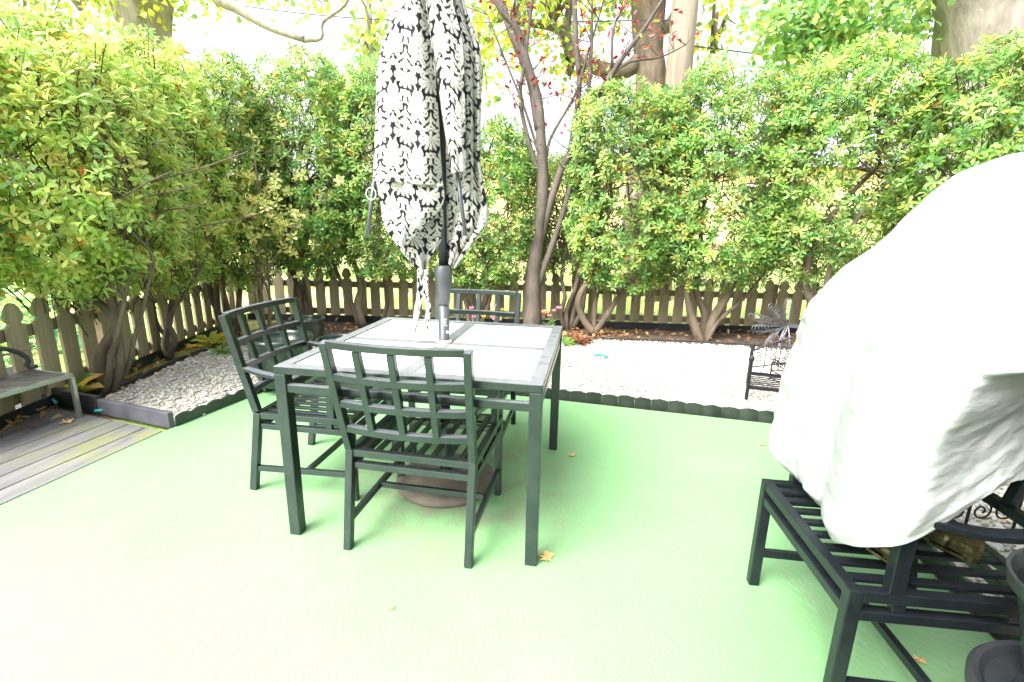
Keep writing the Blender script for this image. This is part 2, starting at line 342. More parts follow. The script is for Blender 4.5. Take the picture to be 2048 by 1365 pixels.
def np_mesh(name, V, Fc, m, parent=None, smooth=True, cols=None, uvs=None):
    me = bpy.data.meshes.new(name); nf, k = Fc.shape
    me.vertices.add(len(V)); me.vertices.foreach_set('co', V.astype(np.float32).ravel())
    me.loops.add(nf*k); me.loops.foreach_set('vertex_index', Fc.astype(np.int32).ravel())
    me.polygons.add(nf); me.polygons.foreach_set('loop_start', np.arange(0, nf*k, k, dtype=np.int32))
    me.polygons.foreach_set('loop_total', np.full(nf, k, np.int32))
    if cols is not None:
        a = me.color_attributes.new('Col', 'FLOAT_COLOR', 'POINT'); a.data.foreach_set('color', cols.astype(np.float32).ravel())
    if uvs is not None:
        l = me.uv_layers.new(name='UVMap'); l.data.foreach_set('uv', uvs[Fc.ravel()].astype(np.float32).ravel())
    me.update(); me.validate()
    if smooth: me.polygons.foreach_set('use_smooth', np.ones(nf, bool))
    o = bpy.data.objects.new(name, me); COL.objects.link(o); me.materials.append(m)
    if parent: o.parent = parent
    return o
def vcol_mat(name, rough, bump=0, bscale=30, spec=.5):
    m = mat(name, (1, 1, 1), rough, bump=bump, bscale=bscale, spec=spec); N = m.node_tree.nodes
    ca = N.new('ShaderNodeVertexColor'); ca.layer_name = 'Col'; m.node_tree.links.new(ca.outputs[0], N['Principled BSDF'].inputs['Base Color']); return m
P1, F1, n1 = pebbles(46000, gpoly, (-3.05, 4.6, 0.6, 5.5), 0.009, 0.019)
pc = np.array([.53, .52, .49])[None]*rng.uniform(.62, 1.14, (n1, 1)); tint = rng.random(n1) < .16; pc[tint] = pc[tint]*np.array([.98, .88, .68]); pc = np.minimum(pc, .88)
g = np_mesh('gravel', P1, F1, vcol_mat('pebble', .7), cols=np.repeat(np.c_[pc, np.ones(n1)], 12, 0)); tag(g, 'white pebbles spread over the bed behind the patio', 'gravel', kind='stuff')
# scalloped black plastic edging along the patio
def edging(name, pts, label, h=0.075):
    root = empty(name, pts[0]); tag(root, label, 'garden edging'); v = MB(); org = Vector(pts[0])
    seg = 0.115
    for a, b in zip(pts[:-1], pts[1:]):
        a, b = Vector(a), Vector(b); n = max(1, int(round((b-a).length/seg))); d = (b-a)/n; L = d.length; t = d.normalized(); nn = Vector((-t.y, t.x, 0))
        for k in range(n):
            p = a+d*k; i = len(v.v); K = 8
            dz = random.uniform(-0.003, 0.003)
            for q in range(K+1):
                s_ = q/K; bul = 0.010*math.sin(math.pi*s_); top = h+dz+0.011*math.sin(math.pi*s_)-0.011
                base = p+t*(0.0006+s_*(L-0.0012))-org
                v.v += [base+nn*bul+Vector((0, 0, -0.03)), base+nn*bul+Vector((0, 0, top)), base-nn*0.008+Vector((0, 0, top)), base-nn*0.008+Vector((0, 0, -0.03))]
            for q in range(K):
                for j in range(3): a_ = i+q*4+j; v.f.append([a_, a_+1, a_+5, a_+4])
            v.f.append([i, i+1, i+2, i+3]); e = i+K*4; v.f.append([e+3, e+2, e+1, e])
    v.build('edging_strip', M['edging'], root); return root
edging('plastic_edging', [(-2.075, 2.76, 0), (-1.72, 3.93, 0), ], 'scalloped black plastic edging along the left side of the green patio')
edging('plastic_edging', [(1.895, 2.975, 0), (-1.69, 3.935, 0)], 'long scalloped black plastic edging behind the table between patio and white stones')
edging('plastic_edging', [(1.47, 0.70, 0), (1.89, 2.93, 0)], 'scalloped black plastic edging beside the covered chair on the right')
# thin black landscape strip between soil and stones, and the black board at the foot of the fence
ls = MB(); ls.tube(spline([Vector((x, y, 0.012)) for x, y in [(-2.88, 3.0), (-2.96, 3.35), (-2.99, 3.7), (-3.03, 4.1), (-3.03, 4.52), (-2.87, 4.79)]], 6), 0.014, 6)
tag(ls.build('landscape_strip', M['black'], smooth=True), 'thin black rubber strip between soil and white stones near the left fence', 'edging strip')
ls = MB(); ls.tube(spline([Vector((x, y, 0.02)) for x, y in [(1.01, 5.36), (2.2, 5.25), (3.0, 5.08), (4.3, 4.78)]], 6), 0.012, 6)
tag(ls.build('landscape_strip', M['black'], smooth=True), 'thin dark strip between soil and white stones near the back right', 'edging strip')
# ================================================================== FENCES
def picket_mesh(wd, h, th=0.02):
    hw = wd/2; neck = hw*0.62
    prof = [(hw, 0), (hw, h-0.155)]
    prof += [(neck, h-0.135), (neck*0.98, h-0.125), (hw*0.95, h-0.105), (hw*0.97, h-0.08), (hw*0.72, h-0.04), (hw*0.38, h-0.012), (0, h)]
    pts = [(-x, z) for x, z in prof]+[(x, z) for x, z in prof[::-1]][1:]
    q = MB(); n = len(pts)
    for y in (-th/2, th/2):
        for x, z in pts: q.v.append(Vector((x, y, z)))
    q.f.append(list(range(n))); q.f.append([n+k for k in range(n)][::-1])
    for k in range(n): q.f.append([(k+1) % n, k, n+k, n+(k+1) % n])
    me = bpy.data.meshes.new('picket'); me.from_pydata([tuple(v) for v in q.v], [], q.f); me.update(); me.materials.append(M['fence'])
    return me
def fence(a, b, h, spacing, wd, label, skip0=0.0):
    a, b = Vector(a), Vector(b); d = (b-a).normalized(); ang = math.atan2(d.y, d.x)
    root = empty('picket_fence', a, ang); tag(root, label, 'fence'); L = (b-a).length
    me = picket_mesh(wd, h); n = int(L/spacing)
    for k in range(n):
        o = bpy.data.objects.new('picket', me); COL.objects.link(o); o.parent = root
        o.location = (spacing*(k+0.5), random.uniform(-.002, .002), random.uniform(-.012, .008)-0.0); o.rotation_euler = (random.uniform(-.01, .01), random.uniform(-.014, .014), 0)
    s = 1 if label.startswith('back') else 1
    for z in (0.13, h-0.21):
        MB().box((L/2, 0.032, z), (L, 0.036, 0.075)).build('rail', M['rail'], root, bevel=0.004)
    MB().box((L/2, -0.02, 0.03), (L, 0.012, 0.10)).build('kick_board', M['black'], root, bevel=0.003)
    for k in range(int(L/2.4)+1):
        MB().box((min(L-0.05, 0.1+2.4*k), 0.097, h*0.42), (0.09, 0.09, h*0.95)).build('post', M['rail'], root, bevel=0.004)
    return root
fence((-3.46, 6.16, 0), (0.75, 6.10, 0), 0.69, 0.178, 0.118, 'back run of weathered picket fence behind the table and umbrella')
fence((0.76, 6.10, 0), (7.2, 5.62, 0), 0.67, 0.178, 0.118, 'back right run of weathered picket fence behind the white stones')
fence((-2.93, 1.3, 0), (-3.47, 6.10, 0), 0.74, 0.192, 0.132, 'mossy picket fence along the left side beside the deck')
# ================================================================== FOLIAGE
def leaves(C_, D, Nn, ln, wd, col, alpha, name, m, parent, droop=0.15, obov=True):
    """C base point, D direction, Nn normal (all n x 3), ln/wd arrays -> one mesh of folded leaves."""
    n = len(C_); S = np.cross(D, Nn); ln = ln[:, None]; wd = wd[:, None]
    a1, w1, a2, w2 = (.42, .62, .78, .95) if obov else (.3, .9, .65, .8)
    f = .28*wd*Nn
    dr = -droop*ln*Nn
    V = np.stack([C_, C_+D*ln*a1+S*wd*w1*.5+f*w1, C_+D*ln*a2+S*wd*w2*.5+f*w2+dr*.5, C_+D*ln+dr, C_+D*ln*a2-S*wd*w2*.5+f*w2+dr*.5, C_+D*ln*a1-S*wd*w1*.5+f*w1,
                  C_+D*ln*.6+dr*.25], 1).reshape(-1, 3)
    q = np.array([[0, 1, 6], [1, 2, 6], [2, 3, 6], [3, 4, 6], [4, 5, 6], [5, 0, 6]])
    Fc = (q[None]+np.arange(n)[:, None, None]*7).reshape(-1, 3)
    cols = np.repeat(np.c_[col, alpha], 7, 0)
    uv = np.tile(np.array([[0, 0], [1, .4], [1, .8], [0.75, 1], [-1, .8], [-1, .4], [0, .6]]), (n, 1))
    return np_mesh(name, V, Fc, m, parent, smooth=False, cols=cols, uvs=uv)
def unit(v): return v/np.maximum(np.linalg.norm(v, axis=1, keepdims=True), 1e-9)
def rosettes(cent, axis, per, l0, spread=(.7, 1.75)):
    n = len(cent); up = np.tile([0.3, 0.2, 1.0], (n, 1)); e1 = unit(np.cross(axis, up+rng.normal(0, .2, (n, 3)))); e2 = np.cross(axis, e1)
    Cs, Ds, Ns, Ls = [], [], [], []
    for k in range(per):
        az = k*2.4+rng.uniform(0, .5, n)+rng.uniform(0, 6.28, n)*0+np.arange(n)
        el = spread[0]+(spread[1]-spread[0])*(k/per)+rng.uniform(-.18, .18, n)
        r = e1*np.cos(az)[:, None]+e2*np.sin(az)[:, None]
        d = axis*np.cos(el)[:, None]+r*np.sin(el)[:, None]; nn = axis*np.sin(el)[:, None]-r*np.cos(el)[:, None]
        Cs.append(cent-axis*(.03*k/per)); Ds.append(d); Ns.append(nn); Ls.append(l0*rng.uniform(.7, 1.1, n))
    return np.concatenate(Cs), unit(np.concatenate(Ds)), unit(np.concatenate(Ns)), np.concatenate(Ls)
def vnoise(p, sc, seed):
    r = np.random.default_rng(seed); out = np.zeros(len(p))
    for i in range(5):
        k = r.normal(0, 1, 3)*sc*(1+.5*i); out += np.sin(p@k+r.uniform(0, 6.28))/(1+.4*i)
    return out/2.6
def shrub(base, crown_c, crown_r, n_ros, label, palette, seed, leaf_len=.095, stems=None, var=.5, gap=.0, lo=0.6):
    n_ros = int(n_ros*1.85); lo = lo-.08; leaf_len *= .86
    """multi-stemmed shrub: trunk stems from the base into a lumpy crown of leaf rosettes."""
    global rng
    rng = np.random.default_rng(seed); random.seed(seed)
    base = Vector(base); root = empty('hedge_shrub', base); tag(root, label, 'shrub', 'tall leafy shrubs of the hedge along the fence')
    cc = np.array(crown_c); cr = np.array(crown_r)
    p = rng.normal(0, 1, (n_ros*4, 3)); p = unit(p)*(rng.random((len(p), 1))**(1/5.0))
    bx = np.sign(p)*np.abs(p)**.8; p = bx*(1+.13*vnoise(bx*2.2, 1.5, seed)[:, None])
    pos = cc+p*cr; keep = (pos[:, 2] > lo+.12*vnoise(pos, 4.0, seed+3)) & (vnoise(pos, 3.6, seed+1) > -.74+gap); pos = pos[keep][:n_ros]; pp = p[keep][:n_ros]
    ax = unit(pp*np.array([.9, 1.0, .3])+rng.normal(0, .45, pp.shape)+np.array([0, -.12, .75]))
    Cn, D, Nn, Ls = rosettes(pos, ax, 9, leaf_len); n = len(Cn)
    pal = np.array([q[:3] for q in palette]); wts = np.array([q[3] for q in palette]); wts = wts/wts.sum()
    # colour goes by rosette with single odd leaves
    nr = len(pos); idr = rng.choice(len(pal), nr, p=wts); idx = np.tile(idr, 9); odd = rng.random(n) < .22; idx[odd] = rng.choice(len(pal), odd.sum(), p=wts)
    col = pal[idx]*rng.uniform(.65, 1.4, (n, 1)); clump = np.tile(1+.28*vnoise(pos, 2.6, seed+5), 9)[:, None]; col = col*clump
    alpha = np.tile((rng.random(nr) < var).astype(float), 9)*rng.uniform(.3, 1, n)
    old = rng.random(n) < .018; col[old] = np.array([.55, .36, .06]); alpha[old] = 0
    old = rng.random(n) < .004; col[old] = np.array([.40, .13, .03]); alpha[old] = 0
    b = np.array(base)
    leaves(Cn-b, D, Nn, Ls, Ls*.36, col, alpha, 'crown', M['leaf'], root)
    # stems
    st = MB(); tips = []
    def path(p0, p1, r0, r1, k=7, wob=.05):
        q = [p0.lerp(p1, i/k)+Vector((random.gauss(0, wob), random.gauss(0, wob), random.gauss(0, wob*.5)))*(1 if 0 < i < k else 0) for i in range(k+1)]
        q = spline(q, 2); st.tube(q, [r0+(r1-r0)*i/(len(q)-1) for i in range(len(q))], 7); return q
    if stems:
        for s_ in stems:
            q = spline([Vector(a[:3])-base for a in s_], 4); r = np.interp(np.linspace(0, len(s_)-1, len(q)), range(len(s_)), [a[3] for a in s_]); st.tube(q, list(r), 9); tips.append((q[-1], r[-1]))
    else:
        for k in range(random.randint(4, 6)):
            a = random.uniform(0, 6.28); t = Vector((math.cos(a)*.22, math.sin(a)*.14, random.uniform(.7, 1.0))); r = random.uniform(.018, .034)
            q = path(Vector((math.cos(a)*.05, math.sin(a)*.04, -.02)), t, r*1.15, r*.8, 4, .03); tips.append((t, r*.8))
    ccl = Vector(crown_c)-base
    for t, r in tips:
        for j in range(3):
            e = ccl+Vector((random.uniform(-.75, .75)*crown_r[0], random.uniform(-.7, .7)*crown_r[1], random.uniform(-.1, .75)*crown_r[2]))
            q = path(t, e, r*.8, .007, 6, .05)
            for i in range(3, len(q)-1, 3):
                e2 = q[i]+Vector((random.gauss(0, .28), random.gauss(0, .22), random.uniform(.05, .4))); path(q[i], e2, .008, .004, 3, .02)
    st.build('trunk', M['bark'], root, smooth=True)
    tw = MB()
    for i in range(0, nr, 3):
        c = Vector(pos[i])-base; a = Vector(ax[i]); tw.tube([c, c-a*.10+Vector((0, 0, -.02)), c-a*.2-Vector((0, 0, .08))], [.0025, .003, .004], 4, cap=False)
    tw.build('twigs', M['twig'], root)
    return root
G1 = [(.145, .30, .08, 3), (.10, .22, .065, 2.4), (.22, .38, .09, 2.4), (.36, .44, .11, .9)]
GY = [(.33, .50, .14, 3), (.22, .41, .13, 2), (.36, .46, .12, 2), (.52, .52, .16, .7)]
GV = [(.18, .30, .09, 2), (.62, .62, .26, 3), (.44, .50, .18, 2)]
def S(pts, Y):                      # stem drawn through points seen at distance Y: (px, py, radius[, dY])
    return [(*at(p[0], p[1], Y+(p[3] if len(p) > 3 else 0)), p[2]) for p in pts]
SA = [S([(212, 786, .045), (200, 745, .04), (205, 700, .036), (232, 655, .034), (225, 610, .03), (210, 560, .026)], 3.38),
      S([(215, 782, .03), (206, 738, .024), (222, 690, .022), (236, 640, .02), (252, 570, .017), (262, 500, .013)], 3.40),
      S([(222, 786, .034), (240, 740, .03), (236, 680, .03), (222, 630, .028), (180, 590, .02), (150, 540, .014)], 3.36),
      S([(232, 775, .02), (258, 728, .018), (268, 680, .016), (283, 630, .013), (300, 560, .01)], 3.42),
      S([(196, 800, .024), (215, 770, .022), (222, 715, .02), (234, 670, .016), (250, 600, .012)], 3.3)]
SB = [S([(342, 720, .035), (330, 690, .032), (338, 650, .028), (345, 590, .024), (345, 470, .02), (342, 330, .014)], 4.25),
      S([(335, 718, .024), (350, 680, .022), (338, 640, .02), (368, 590, .016), (400, 540, .012)], 4.2),
      S([(345, 712, .02), (332, 676, .018), (312, 640, .016), (300, 560, .012)], 4.3)]
SD = [S([(728, 655, .045), (716, 610, .05), (722, 575, .042), (705, 520, .03), (660, 440, .022), (610, 370, .016)], 5.75),
      S([(720, 655, .035), (700, 600, .03), (672, 540, .022), (655, 480, .016)], 5.8),
      S([(762, 655, .028), (775, 600, .026), (768, 540, .02), (790, 470, .014)], 5.8)]
SG = [S([(1188, 668, .05), (1165, 635, .042), (1158, 595, .04), (1190, 540, .03), (1205, 470, .024), (1225, 400, .018)], 5.62),
      S([(1192, 664, .04), (1215, 630, .034), (1240, 590, .028), (1290, 530, .02)], 5.6),
      S([(1188, 668, .035), (1190, 610, .03), (1200, 550, .028), (1190, 480, .02), (1215, 360, .014)], 5.68)]
SH = [S([(1402, 686, .06), (1388, 650, .052), (1378, 610, .04), (1372, 560, .032), (1370, 520, .028), (1390, 440, .022)], 5.42),
      S([(1410, 686, .06), (1425, 640, .055), (1455, 590, .045), (1480, 530, .03), (1500, 450, .024), (1560, 340, .018)], 5.45),
      S([(1402, 684, .05), (1410, 630, .045), (1392, 580, .036), (1400, 500, .026), (1405, 380, .02)], 5.5),
      S([(1412, 684, .03), (1440, 640, .022), (1485, 600, .018), (1530, 545, .013)], 5.4)]
SI = [S([(1640, 640, .045), (1610, 560, .038), (1640, 470, .032), (1690, 400, .026), (1760, 330, .018)], 5.0),
      S([(1650, 640, .035), (1660, 540, .03), (1720, 430, .024), (1800, 350, .016)], 4.9)]
shrub((-3.30, 2.45, 0), (-3.42, 2.55, 1.60), (.55, .62, .88), 620, 'yellow-tinged leafy shrub at the far left edge behind the small table', GY, 21, .099, var=.85, lo=.72)
shrub(gp(214, 784), (-3.10, 3.45, 1.58), (.60, .62, .92), 900, 'variegated shrub with five twisted grey stems beside the deck and left fence', GY, 22, .092, SA, var=.85, lo=.70)
shrub(gp(338, 716), (-3.22, 4.35, 1.66), (.60, .62, 1.04), 900, 'yellowish shrub by the left fence behind the white stones', GY, 23, .09, SB, var=.7, lo=.68)
shrub((-3.15, 5.25, 0), (-3.05, 5.30, 1.70), (.6, .55, 1.12), 850, 'green shrub filling the corner where the left and back fences meet', G1+[(.25, .32, .05, 1.5)], 24, .088, var=.5, lo=.6)
shrub((-2.45, 5.75, 0), (-2.35, 5.68, 1.78), (.66, .52, 1.16), 900, 'dark green shrub behind the left garden chair and black pots', G1, 25, .088, var=.35, lo=.6)
shrub(gp(728, 656), (-1.45, 5.75, 1.80), (.72, .5, 1.2), 950, 'dark green shrub directly behind the closed umbrella', G1, 26, .088, SD, var=.3, lo=.62)
shrub((-.45, 5.75, 0), (-.40, 5.8, 1.45), (.72, .45, .98), 700, 'lower green shrub between umbrella and red-leaved tree', G1, 27, .088, var=.3, gap=.1, lo=.62)
shrub((.70, 5.95, 0), (.62, 6.05, 1.40), (.55, .38, .72), 330, 'thin small-leaved shrub behind the red-leaved tree trunk', G1, 33, .08, var=.2, gap=.15, lo=.7)
shrub(gp(1190, 664), (1.30, 5.62, 1.66), (.78, .55, 1.16), 1050, 'green shrub just right of the red-leaved tree', G1, 28, .088, SG, var=.35, lo=.58)
shrub(gp(1406, 684), (2.28, 5.50, 1.78), (.82, .58, 1.16), 1000, 'green shrub with thick forked trunk behind the white stones', G1, 29, .088, SH, var=.35, gap=.08, lo=.66)
shrub(gp(1645, 642), (3.35, 5.15, 1.85), (.85, .6, 1.18), 1050, 'green shrub left of and behind the white plastic cover', G1, 30, .09, SI, var=.4, lo=.66)
shrub((4.55, 4.45, 0), (4.25, 4.40, 1.80), (.85, .72, 1.12), 1000, 'large green shrub at the right edge above the white plastic cover', G1, 31, .092, var=.4, lo=.7)
shrub((4.6, 3.3, 0), (4.45, 3.35, 1.62), (.75, .7, 1.0), 600, 'green shrub hidden mostly behind the white plastic cover', G1, 32, .092, var=.4, lo=.7)
# one sprig-bearing cream-edged shrub
def sprig_shrub():
    global rng
    rng = np.random.default_rng(77)
    root = empty('variegated_shrub', (-2.62, 4.95, 0)); tag(root, 'cream-edged pale shrub glowing between the darker green shrubs at the left corner', 'shrub')
    p = rng.normal(0, 1, (150, 3))*np.array([.24, .16, .26])+np.array([-2.55, 4.85, 1.32]); ax = unit(rng.normal(0, .5, p.shape)+np.array([0, -.5, .6]))
    Cn, D, Nn, Ls = rosettes(p, ax, 8, .07); n = len(Cn)
    pal = np.array([q[:3] for q in GV]); col = pal[rng.integers(0, 3, n)]*rng.uniform(.8, 1.15, (n, 1)); al = np.full(n, 1.0)
    leaves(Cn-np.array([-2.62, 4.95, 0]), D, Nn, Ls, Ls*.5, col, al, 'crown', M['leaf'], root)
    st = MB()
    for i in range(5):
        e = Vector(p[i*9])-Vector((-2.62, 4.95, 0)); st.tube(spline([Vector((0, 0, -.01)), Vector((random.gauss(0, .06), random.gauss(0, .05), .6)), e], 5), [.014]*5+[.009]*5+[.004], 6)
    st.build('trunk', M['bark'], root, smooth=True)
sprig_shrub()
# ------------------------------------------------------------------ red-leaved plum tree
def limb(mb, pts, Y, base, n=9, k=4):
    P = [at(p[0], p[1], Y+(p[3] if len(p) > 3 else 0))-base for p in pts]
    q = spline(P, k); r = np.interp(np.linspace(0, len(pts)-1, len(q)), range(len(pts)), [p[2] for p in pts]); mb.tube(q, list(r), n); return q
pt = gp(1065, 668); root = empty('plum_tree', pt); tag(root, 'slender branching tree with a few dark red leaves growing behind the table', 'tree')
YB = pt.y; tb = MB(); L_ = []
L_.append([])
L_.append(limb(tb, [(1064, 672, .125), (1066, 600, .092), (1068, 530, .084), (1080, 440, .070), (1086, 360, .065), (1082, 280, .055), (1076, 200, .048), (1055, 130, .045), (1035, 60, .035), (1000, 20, .026), (960, -60, .015)], YB, pt))
L_.append(limb(tb, [(1078, 260, .05, .0), (1058, 150, .045, .15), (1020, 60, .04, .3), (990, -40, .03, .4)], YB, pt))
L_.append(limb(tb, [(1084, 362, .03), (1062, 300, .026), (1040, 200, .022), (1050, 120, .02), (1062, 20, .018), (1075, -60, .01)], YB, pt))
L_.append(limb(tb, [(1068, 525, .05), (1086, 460, .05), (1118, 350, .042), (1150, 290, .04), (1180, 220, .032), (1235, 130, .028), (1290, 55, .02), (1350, -40, .012)], YB, pt))
L_.append(limb(tb, [(1062, 610, .045), (1092, 525, .04), (1125, 430, .032), (1150, 340, .028), (1170, 240, .022), (1182, 120, .018), (1184, 0, .012), (1186, -60, .01)], YB, pt))
L_.append(limb(tb, [(1088, 350, .02), (1100, 280, .016), (1145, 200, .014), (1160, 160, .012), (1190, 60, .009), (1215, -20, .006)], YB, pt))
L_.append(limb(tb, [(1170, 240, .018), (1240, 135, .014), (1320, 115, .01), (1372, 90, .005)], YB, pt))
L_.append(limb(tb, [(1225, 140, .016), (1226, 60, .013), (1255, 0, .01)], YB, pt))
L_.append(limb(tb, [(1135, 330, .026, .1), (1158, 180, .03, .1), (1152, 90, .03, .1), (1148, -30, .026, .1)], YB, pt))
L_.append(limb(tb, [(1084, 330, .018), (1050, 220, .014), (1010, 120, .01), (975, 30, .006)], YB, pt))
random.seed(5)
tips = []
for q in L_[1:]:
    for i in range(len(q)//3 if q is not L_[1] else 18, len(q), 2):
        for _ in range(2):
            e = q[i]+Vector((random.gauss(0, .26), random.gauss(0, .22), random.uniform(.05, .42))); mid = q[i].lerp(e, .5)+Vector((random.gauss(0, .03), 0, random.gauss(0, .03)))
            tb.tube([q[i], mid, e], [.006, .004, .0022], 5, cap=False); tips += [e, mid]
tb.build('trunk', M['bark_dark'], root, smooth=True)
rng = np.random.default_rng(55)
T = np.array([t for t in tips if t.z > 2.35]); T = T[rng.random(len(T)) < .75]; T = np.repeat(T, 2, 0)+rng.normal(0, .045, (len(T)*2, 3)); n = len(T)
d = unit(rng.normal(0, 1, (n, 3))+np.array([0, 0, -.6])); nn = unit(np.cross(d, rng.normal(0, 1, (n, 3))))
pal = np.array([[.28, .02, .03], [.18, .02, .04], [.36, .05, .04], [.42, .34, .05], [.2, .26, .05]]); c = pal[rng.choice(5, n, p=[.3, .25, .2, .13, .12])]
leaves(T, d, nn, rng.uniform(.05, .085, n), rng.uniform(.028, .04, n), c, np.zeros(n), 'crown', M['leaf_red'], root, obov=False)
# ================================================================== BACKGROUND TREES, HOUSE, LAWN THINGS
def bg_tree(name, label, trunks, crowns, seed, leafsz=.13, pal=None, bark='bark_pale'):
    """trunks: list of world polylines (x, y, z, r). crowns: list of (centre, radii, count)."""
    r_ = np.random.default_rng(seed); random.seed(seed)
    b0 = Vector(trunks[0][0][:3]); root = empty(name, b0); tag(root, label, 'tree')
    mb = MB()
    for tr in trunks:
        q = spline([Vector(a[:3])-b0 for a in tr], 4); r = np.interp(np.linspace(0, len(tr)-1, len(q)), range(len(tr)), [a[3] for a in tr]); mb.tube(q, list(r), 16)
    Cs = []
    for c, rad, cnt in crowns:
        p = unit(r_.normal(0, 1, (cnt, 3)))*(r_.random((cnt, 1))**.4); p = p[vnoise(p*2.5, 1.3, seed) > -.25]
        cen = np.array(c)+p*np.array(rad); Cs.append(cen)
        c0 = Vector(c)-b0
        for _ in range(6):
            e = c0+Vector((random.uniform(-.8, .8)*rad[0], random.uniform(-.8, .8)*rad[1], random.uniform(-.7, .7)*rad[2])); mb.tube([c0+Vector((0, 0, -rad[2]*.6)), c0.lerp(e, .5)+Vector((0, 0, .1)), e], [.04, .025, .008], 6, cap=False)
    mb.build('trunk', M[bark], root, smooth=True)
    C0 = np.concatenate(Cs); per = 6; C0 = np.repeat(C0, per, 0)+r_.normal(0, .16, (len(C0)*per, 3)); n = len(C0)
    d = unit(r_.normal(0, .8, (n, 3))+np.array([0, 0, -.5])); nn = unit(np.array([0, -.5, .8])+r_.normal(0, .5, (n, 3))); nn = unit(nn-d*(nn*d).sum(1, keepdims=True))
    pal = np.array(pal if pal else [[.16, .30, .06], [.24, .36, .07], [.38, .42, .08], [.10, .24, .06]]); col = pal[r_.integers(0, len(pal), n)]*r_.uniform(.8, 1.2, (n, 1))
    leaves(C0-np.array(b0), d, nn, r_.uniform(.8, 1.15, n)*leafsz, r_.uniform(.8, 1.1, n)*leafsz*.85, col, np.zeros(n), 'crown', M['leaf_tree'], root, obov=True)
    return root
def tp(pts, Y, z0=True):
    o = []
    for p in pts:
        v = at(p[0], p[1], Y+(p[3] if len(p) > 3 else 0)); o.append((v.x, v.y, v.z, p[2]))
    return o
def grounded(pts, Y, r0):
    q = tp(pts, Y); x, y = q[0][0], q[0][1]; g0 = slope(x, y); return [(x-.1, y, g0-.1, r0*1.25), (x-.05, y, g0+.8, r0)]+q
YL = 9.5
bg_tree('maple_tree', 'big pale-barked tree rising behind the left hedge', [
    grounded([(306, 160, .36), (296, 90, .37), (285, 30, .44), (280, -60, .55)], YL, .42), tp([(285, 20, .3), (225, -60, .26), (150, -200, .2)], YL), tp([(300, 0, .3), (330, -120, .26), (350, -300, .2)], YL)
    ], [(at(150, -40, 9), (1.3, 1, .7), 170), (at(400, -60, 9), (1.2, 1, .55), 130), (at(40, 20, 9), (.9, .8, .5), 60)], 41, pal=[[.2, .32, .08], [.35, .42, .08], [.5, .48, .08]])
YM = 9.0
bg_tree('street_tree', 'brown forked tree behind the hedge in the middle beside the utility pole', [
    grounded([(1300, 190, .26), (1297, 110, .24), (1296, 40, .27), (1300, -60, .3)], YM, .3), tp([(1290, 110, .13), (1250, 142, .13), (1200, 138, .12), (1150, 115, .09), (1120, 60, .08), (1050, 45, .06), (990, 38, .04)], YM),
    tp([(1300, 60, .12), (1340, 50, .1), (1370, -10, .09)], YM), tp([(1290, -10, .2), (1240, -120, .15)], YM), tp([(1130, 90, .07), (1138, 20, .06), (1150, -60, .05)], YM)
    ], [(at(1110, -20, 9), (1.3, .9, .75), 170), (at(1250, -60, 9), (1.2, .9, .6), 130), (at(1020, 10, 8.6), (.8, .7, .5), 70), (at(1430, 50, 9), (.5, .5, .7), 50), (at(1140, 120, 9.2), (.5, .4, .4), 32)], 42, leafsz=.12,
    pal=[[.22, .36, .07], [.38, .44, .06], [.55, .48, .05], [.16, .3, .06]], bark='bark')
YR = 7.6
bg_tree('maple_tree', 'massive pale-barked tree at the upper right edge behind the hedge', [
    grounded([(1990, 170, .58), (1992, 90, .58), (1990, 20, .60), (1985, -80, .7)], YR, .62), tp([(1885, 150, .14, .6), (1888, 90, .15, .6), (1905, 0, .17, .5), (1930, -80, .2, .3)], YR)
    ], [(at(1700, 20, 8.2), (1.6, .8, .6), 420), (at(1620, 70, 8.3), (.9, .6, .4), 190), (at(1800, -60, 8), (1.6, 1.2, .7), 150)], 43, leafsz=.13, pal=[[.20, .38, .12], [.28, .44, .14], [.38, .48, .14], [.16, .32, .12]])
bg_tree('maple_tree', 'far pale green tree filling in behind the umbrella top', [
    grounded([(740, 150, .12), (735, 60, .12), (730, -60, .1)], 13.0, .15), tp([(610, 80, .05), (540, 55, .06), (480, 20, .08), (430, -10, .1), (400, -80, .12)], 8.6), tp([(610, 80, .045), (642, 76, .035), (645, 45, .03), (690, 10, .025), (700, -30, .02)], 8.6)
    ], [(at(745, 60, 11), (.5, .5, 1.0), 60), (at(960, 100, 11), (.7, .5, 1.2), 70), (at(560, -40, 10), (1.3, .7, .4), 45)], 44, leafsz=.15, pal=[[.2, .34, .1], [.32, .42, .1], [.5, .5, .08]])
# utility pole and wires
up_ = empty('utility_pole', (at(1362, 100, 8.4).x, 8.4, slope(0, 8.4))); tag(up_, 'pale wooden utility pole standing behind the hedge right of the forked tree', 'pole')
MB().tube([(0, 0, -.1), (0, 0, 4), (0, 0, 8)], [.21, .2, .18], 20).build('pole', M['wood_post'], up_, smooth=True)
wr = MB(); a, b = at(1380, 92, 8.4), at(2300, 160, 30); wr.tube([a.lerp(b, i/12)-Vector((0, 0, 1.2*math.sin(math.pi*i/12)*.3)) for i in range(13)], .012, 5)
tag(wr.build('overhead_wire', M['black']), 'thin dark overhead wire running right from the utility pole', 'wire')
wr = MB(); a, b = at(1340, 40, 8.4), at(300, -20, 14); wr.tube([a.lerp(b, i/12)-Vector((0, 0, .3*math.sin(math.pi*i/12))) for i in range(13)], .010, 5)
tag(wr.build('overhead_wire', M['black']), 'thin dark overhead wire running left behind the umbrella top', 'wire')
# thin pale post on the lawn beyond the fence
ps = empty('lawn_post', (at(1303, 640, 8.2).x, 8.2, slope(0, 8.2))); tag(ps, 'thin pale wooden post on the lawn beyond the fence', 'post')
MB().tube([(0, 0, -.1), (0, 0, .95)], .05, 12).build('post', M['wood_post'], ps, smooth=True)
